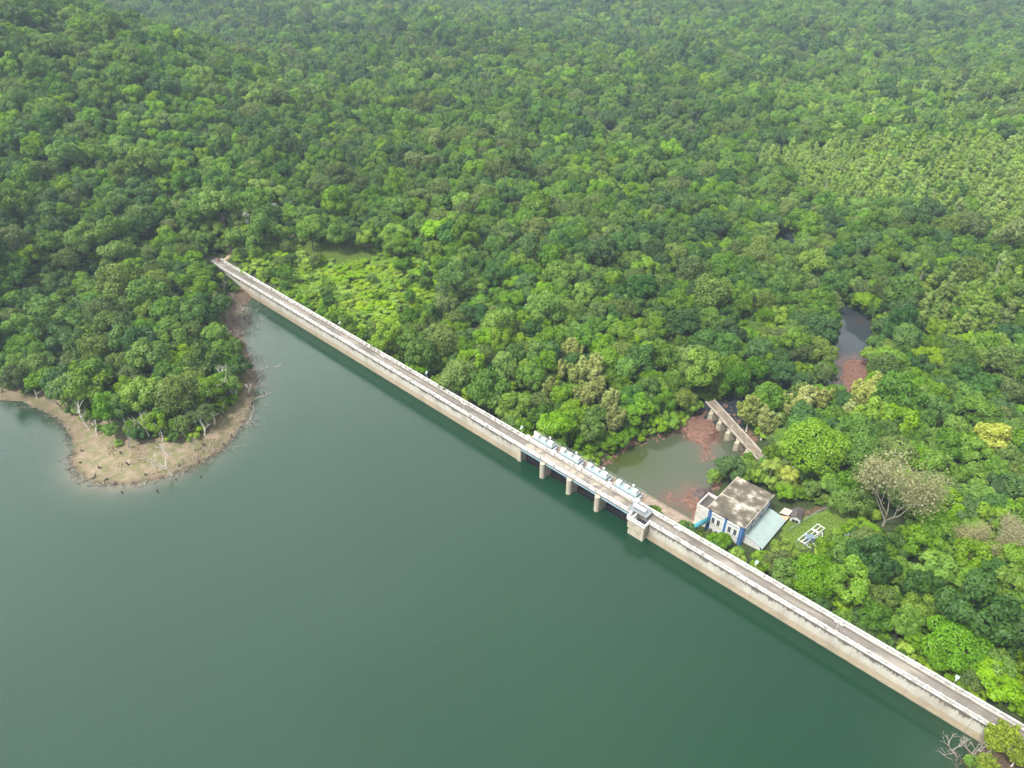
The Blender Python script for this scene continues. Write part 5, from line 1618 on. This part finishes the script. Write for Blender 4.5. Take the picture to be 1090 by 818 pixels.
srcs, sidx = src_list(['mid', 'dark', 'bright', 'olive'])
si = [sidx[kind[i]][int(RNG.integers(0, 99)) % len(sidx[kind[i]])] for i in rest]
rot = np.column_stack([RNG.uniform(-.06, .06, len(rest)), RNG.uniform(-.06, .06, len(rest)), RNG.uniform(0, 6.28, len(rest))])
sc3 = scl[rest][:, None] * np.column_stack([RNG.uniform(.9, 1.1, len(rest)), RNG.uniform(.9, 1.1, len(rest)), RNG.uniform(.75, 1.32, len(rest))])
scatter('forest', np.column_stack([P[rest], z[rest] - .15]), si, rot, sc3, srcs)
ps, pi_ = src_list(['plant'])
scatter('plantation', np.column_stack([Q[qrest], qz[qrest] - .1]), [pi_['plant'][i % len(pi_['plant'])] for i in range(len(qrest))],
        np.column_stack([np.zeros((len(qrest), 2)), RNG.uniform(0, 6.28, len(qrest))]), qscl[qrest][:, None] * np.column_stack([np.ones((len(qrest), 2)), RNG.uniform(.85, 1.2, len(qrest))]), ps)

# undergrowth and scrub
B = jitter_grid(-260, 260, 50, 420, 2.7); bz = terrain(B[:, 0], B[:, 1])
bx_, by_, bd = proj(np.column_stack([B, bz + 1])); bs, bn = sn(B[:, 0], B[:, 1])
dens = np.where(inpoly(bx_, by_, SCRUB), 1.0, np.where(bn > 4, .85, .3)) * (bx_ > -80) * (bx_ < 1180) * (by_ < 860)
kp = RNG.uniform(0, 1, len(B)) < dens; B, bz = B[kp], bz[kp]
bsc = np.clip(RNG.lognormal(-.35, .35, len(B)), .3, 1.3)
bsc = bsc * np.where(inpoly(*proj(np.column_stack([B, bz + 1]))[:2], SCRUB), 1.3, 1.0)
kp = allowed(B, bz, 2.2 * bsc, 1.4 * bsc, gap=0); B, bz, bsc = B[kp], bz[kp], bsc[kp]
ub, ui = src_list(['bush', 'bushmid']); allb = sum(ui.values(), [])
inb = inpoly(*proj(np.column_stack([B, bz + 1]))[:2], SCRUB)
scatter('undergrowth', np.column_stack([B, bz - .1]), np.where(inb | (RNG.uniform(0, 1, len(B)) < .3), RNG.choice(ui['bush'], len(B)), RNG.choice(allb, len(B))), np.column_stack([np.zeros((len(B), 2)), RNG.uniform(0, 6.28, len(B))]), bsc[:, None] * np.column_stack([np.ones((len(B), 2)), np.where(inb, .55, 1.0)]), ub)


# grass on the lawn, the slope and the dry part of the point
def grass(name, poly_fn, x0, x1, y0, y1, step, mat, h):
    G = jitter_grid(x0, x1, y0, y1, step, .5); G = G[poly_fn(G)]
    zz = terrain(G[:, 0], G[:, 1]); k = len(G); rng = RNG
    a = rng.uniform(0, 6.28, k); w = rng.uniform(.10, .22, k); hh = h * rng.uniform(.5, 1.4, k); lean = rng.normal(0, .35, (k, 2)) * hh[:, None]
    b0 = np.column_stack([G[:, 0] - np.cos(a) * w, G[:, 1] - np.sin(a) * w, zz]); b1 = np.column_stack([G[:, 0] + np.cos(a) * w, G[:, 1] + np.sin(a) * w, zz])
    tp = np.column_stack([G + lean, zz + hh])
    V = np.stack([b0, b1, tp], 1).reshape(-1, 3)
    me = bpy.data.meshes.new(name); me.vertices.add(3 * k); me.vertices.foreach_set('co', V.astype(np.float32).ravel())
    me.loops.add(3 * k); me.loops.foreach_set('vertex_index', np.arange(3 * k, dtype=np.int32)); me.polygons.add(k); me.polygons.foreach_set('loop_start', np.arange(0, 3 * k, 3, dtype=np.int32))
    at_ = me.attributes.new('leaf', 'FLOAT', 'FACE'); at_.data.foreach_set('value', rng.uniform(0, 1, k).astype(np.float32))
    me.materials.append(mat); me.update(calc_edges=True)
    o = bpy.data.objects.new(name, me); COL.objects.link(o); tag(o, kind='stuff')


M['leaf_grass'] = leafmat('leaf_grass', (.11, .20, .025), (.24, .34, .06))
M['leaf_dry'] = leafmat('leaf_dry', (.17, .18, .07), (.32, .30, .15))
def lawn_fn(G):
    g = terrain(G[:, 0], G[:, 1]); x, y, d = proj(np.column_stack([G, g]))
    s, n = sn(G[:, 0], G[:, 1])
    return ((inpoly(x, y, YARD_PX) | inpoly(x, y, SLOPE_PX) | inpoly(x, y, SCRUB)) & (n > 5) | ((s > 44) & (s < 56) & (n > 6) & (n < 18))) & (dpoly(G[:, 0], G[:, 1], PATH) > 1.0)
grass('grass', lawn_fn, -175, 130, 60, 330, .42, M['leaf_grass'], .45)
def dry_fn(G):
    s, n = sn(G[:, 0], G[:, 1]); ds = dshore(G[:, 0], G[:, 1])
    return inpoly(G[:, 0], G[:, 1], LAND) & (n < -1) & (ds > 2.5) & (ds < 26) & (wob(G[:, 0], G[:, 1], .22, 6) + .25 * (G[:, 0] + 100) / 10 > .05)
grass('dry_grass', dry_fn, -190, -60, 135, 275, .5, M['leaf_dry'], .32)


# ------------------------------------------------------------------ air, sky, sun, camera
hz = MB(); hz.box(-10500, 10500, -4500, 13500, -40, 420)
m, nt, out = newmat('haze_air')
pv = nt.nodes.new('ShaderNodeVolumePrincipled'); pv.inputs['Color'].default_value = (.66, .83, 1.0, 1); pv.inputs['Density'].default_value = .00019; pv.inputs['Anisotropy'].default_value = .1
L(nt, pv.outputs[0], out.inputs['Volume'])
try: m.cycles.homogeneous_volume = True
except Exception: pass
tag(hz.build('haze', m), kind='stuff')

SUN = Vector((-.40, -.34, .82)).normalized()
elev = math.asin(SUN.z); azim = math.atan2(SUN.x, SUN.y)
w = bpy.data.worlds.new('World'); SC.world = w; w.use_nodes = True
nt = w.node_tree; nt.nodes.clear()
wo = nt.nodes.new('ShaderNodeOutputWorld'); bgn = nt.nodes.new('ShaderNodeBackground'); bgn.inputs['Strength'].default_value = .075
sky = nt.nodes.new('ShaderNodeTexSky'); sky.sky_type = 'NISHITA'; sky.sun_disc = False; sky.sun_elevation = elev; sky.sun_rotation = azim; sky.altitude = 200; sky.dust_density = 2.5
tc = nt.nodes.new('ShaderNodeTexCoord')
cl = noise(nt, tc.outputs['Generated'], 2.6, 6, .6, (1, 1, 2.2))
cf = ramp(nt, cl, [(.30, (.72,) * 3), (.62, (.99,) * 3)])
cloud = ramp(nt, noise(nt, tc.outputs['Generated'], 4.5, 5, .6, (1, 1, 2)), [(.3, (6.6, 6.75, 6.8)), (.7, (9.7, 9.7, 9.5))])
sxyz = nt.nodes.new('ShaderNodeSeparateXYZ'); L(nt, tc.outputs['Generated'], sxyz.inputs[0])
sky_boost = mth(nt, 'ADD', .80, mth(nt, 'MULTIPLY', ramp(nt, mth(nt, 'ADD', mth(nt, 'MULTIPLY', sxyz.outputs[1], .8), mth(nt, 'MULTIPLY', sxyz.outputs[0], -1.0)), [(.0, (0, 0, 0)), (.85, (1, 1, 1))]), 2.5))   # cloud brightness raised toward north and west, added to lighten the lake's reflection
bank = nt.nodes.new('ShaderNodeVectorMath'); bank.operation = 'SCALE'; L(nt, cloud, bank.inputs[0]); L(nt, sky_boost, bank.inputs['Scale'])
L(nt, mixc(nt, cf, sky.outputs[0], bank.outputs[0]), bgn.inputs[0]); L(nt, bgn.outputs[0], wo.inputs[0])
sl = bpy.data.lights.new('sun', 'SUN'); sl.energy = 2.7; sl.angle = R(11); sl.color = (1.0, .97, .915)
so = bpy.data.objects.new('sun', sl); COL.objects.link(so); so.rotation_euler = (-SUN).to_track_quat('-Z', 'Y').to_euler(); so.location = (0, 0, 300)

cam = bpy.data.cameras.new('camera'); co = bpy.data.objects.new('camera', cam); COL.objects.link(co)
cam.sensor_width = 36; cam.lens = F / 1090 * 36; cam.clip_start = .5; cam.clip_end = 40000
co.location = (0, 0, CAMH); co.rotation_euler = (math.pi / 2 - PITCH, 0, 0)
SC.camera = co
vs_ = SC.view_settings; vs_.view_transform = 'Standard'; vs_.look = 'None'; vs_.gamma = 1; vs_.exposure = 1.05; vs_.use_curve_mapping = False
cy_ = SC.cycles
cy_.max_bounces = 5; cy_.diffuse_bounces = 2; cy_.glossy_bounces = 2; cy_.transmission_bounces = 3; cy_.volume_bounces = 0; cy_.transparent_max_bounces = 4
cy_.use_denoising = True; cy_.denoiser = 'OPENIMAGEDENOISE'; cy_.use_adaptive_sampling = True; cy_.adaptive_threshold = .01
cy_.caustics_reflective = False; cy_.caustics_refractive = False
print('forest', len(P), 'plantation', len(Q), 'bushes', len(B))
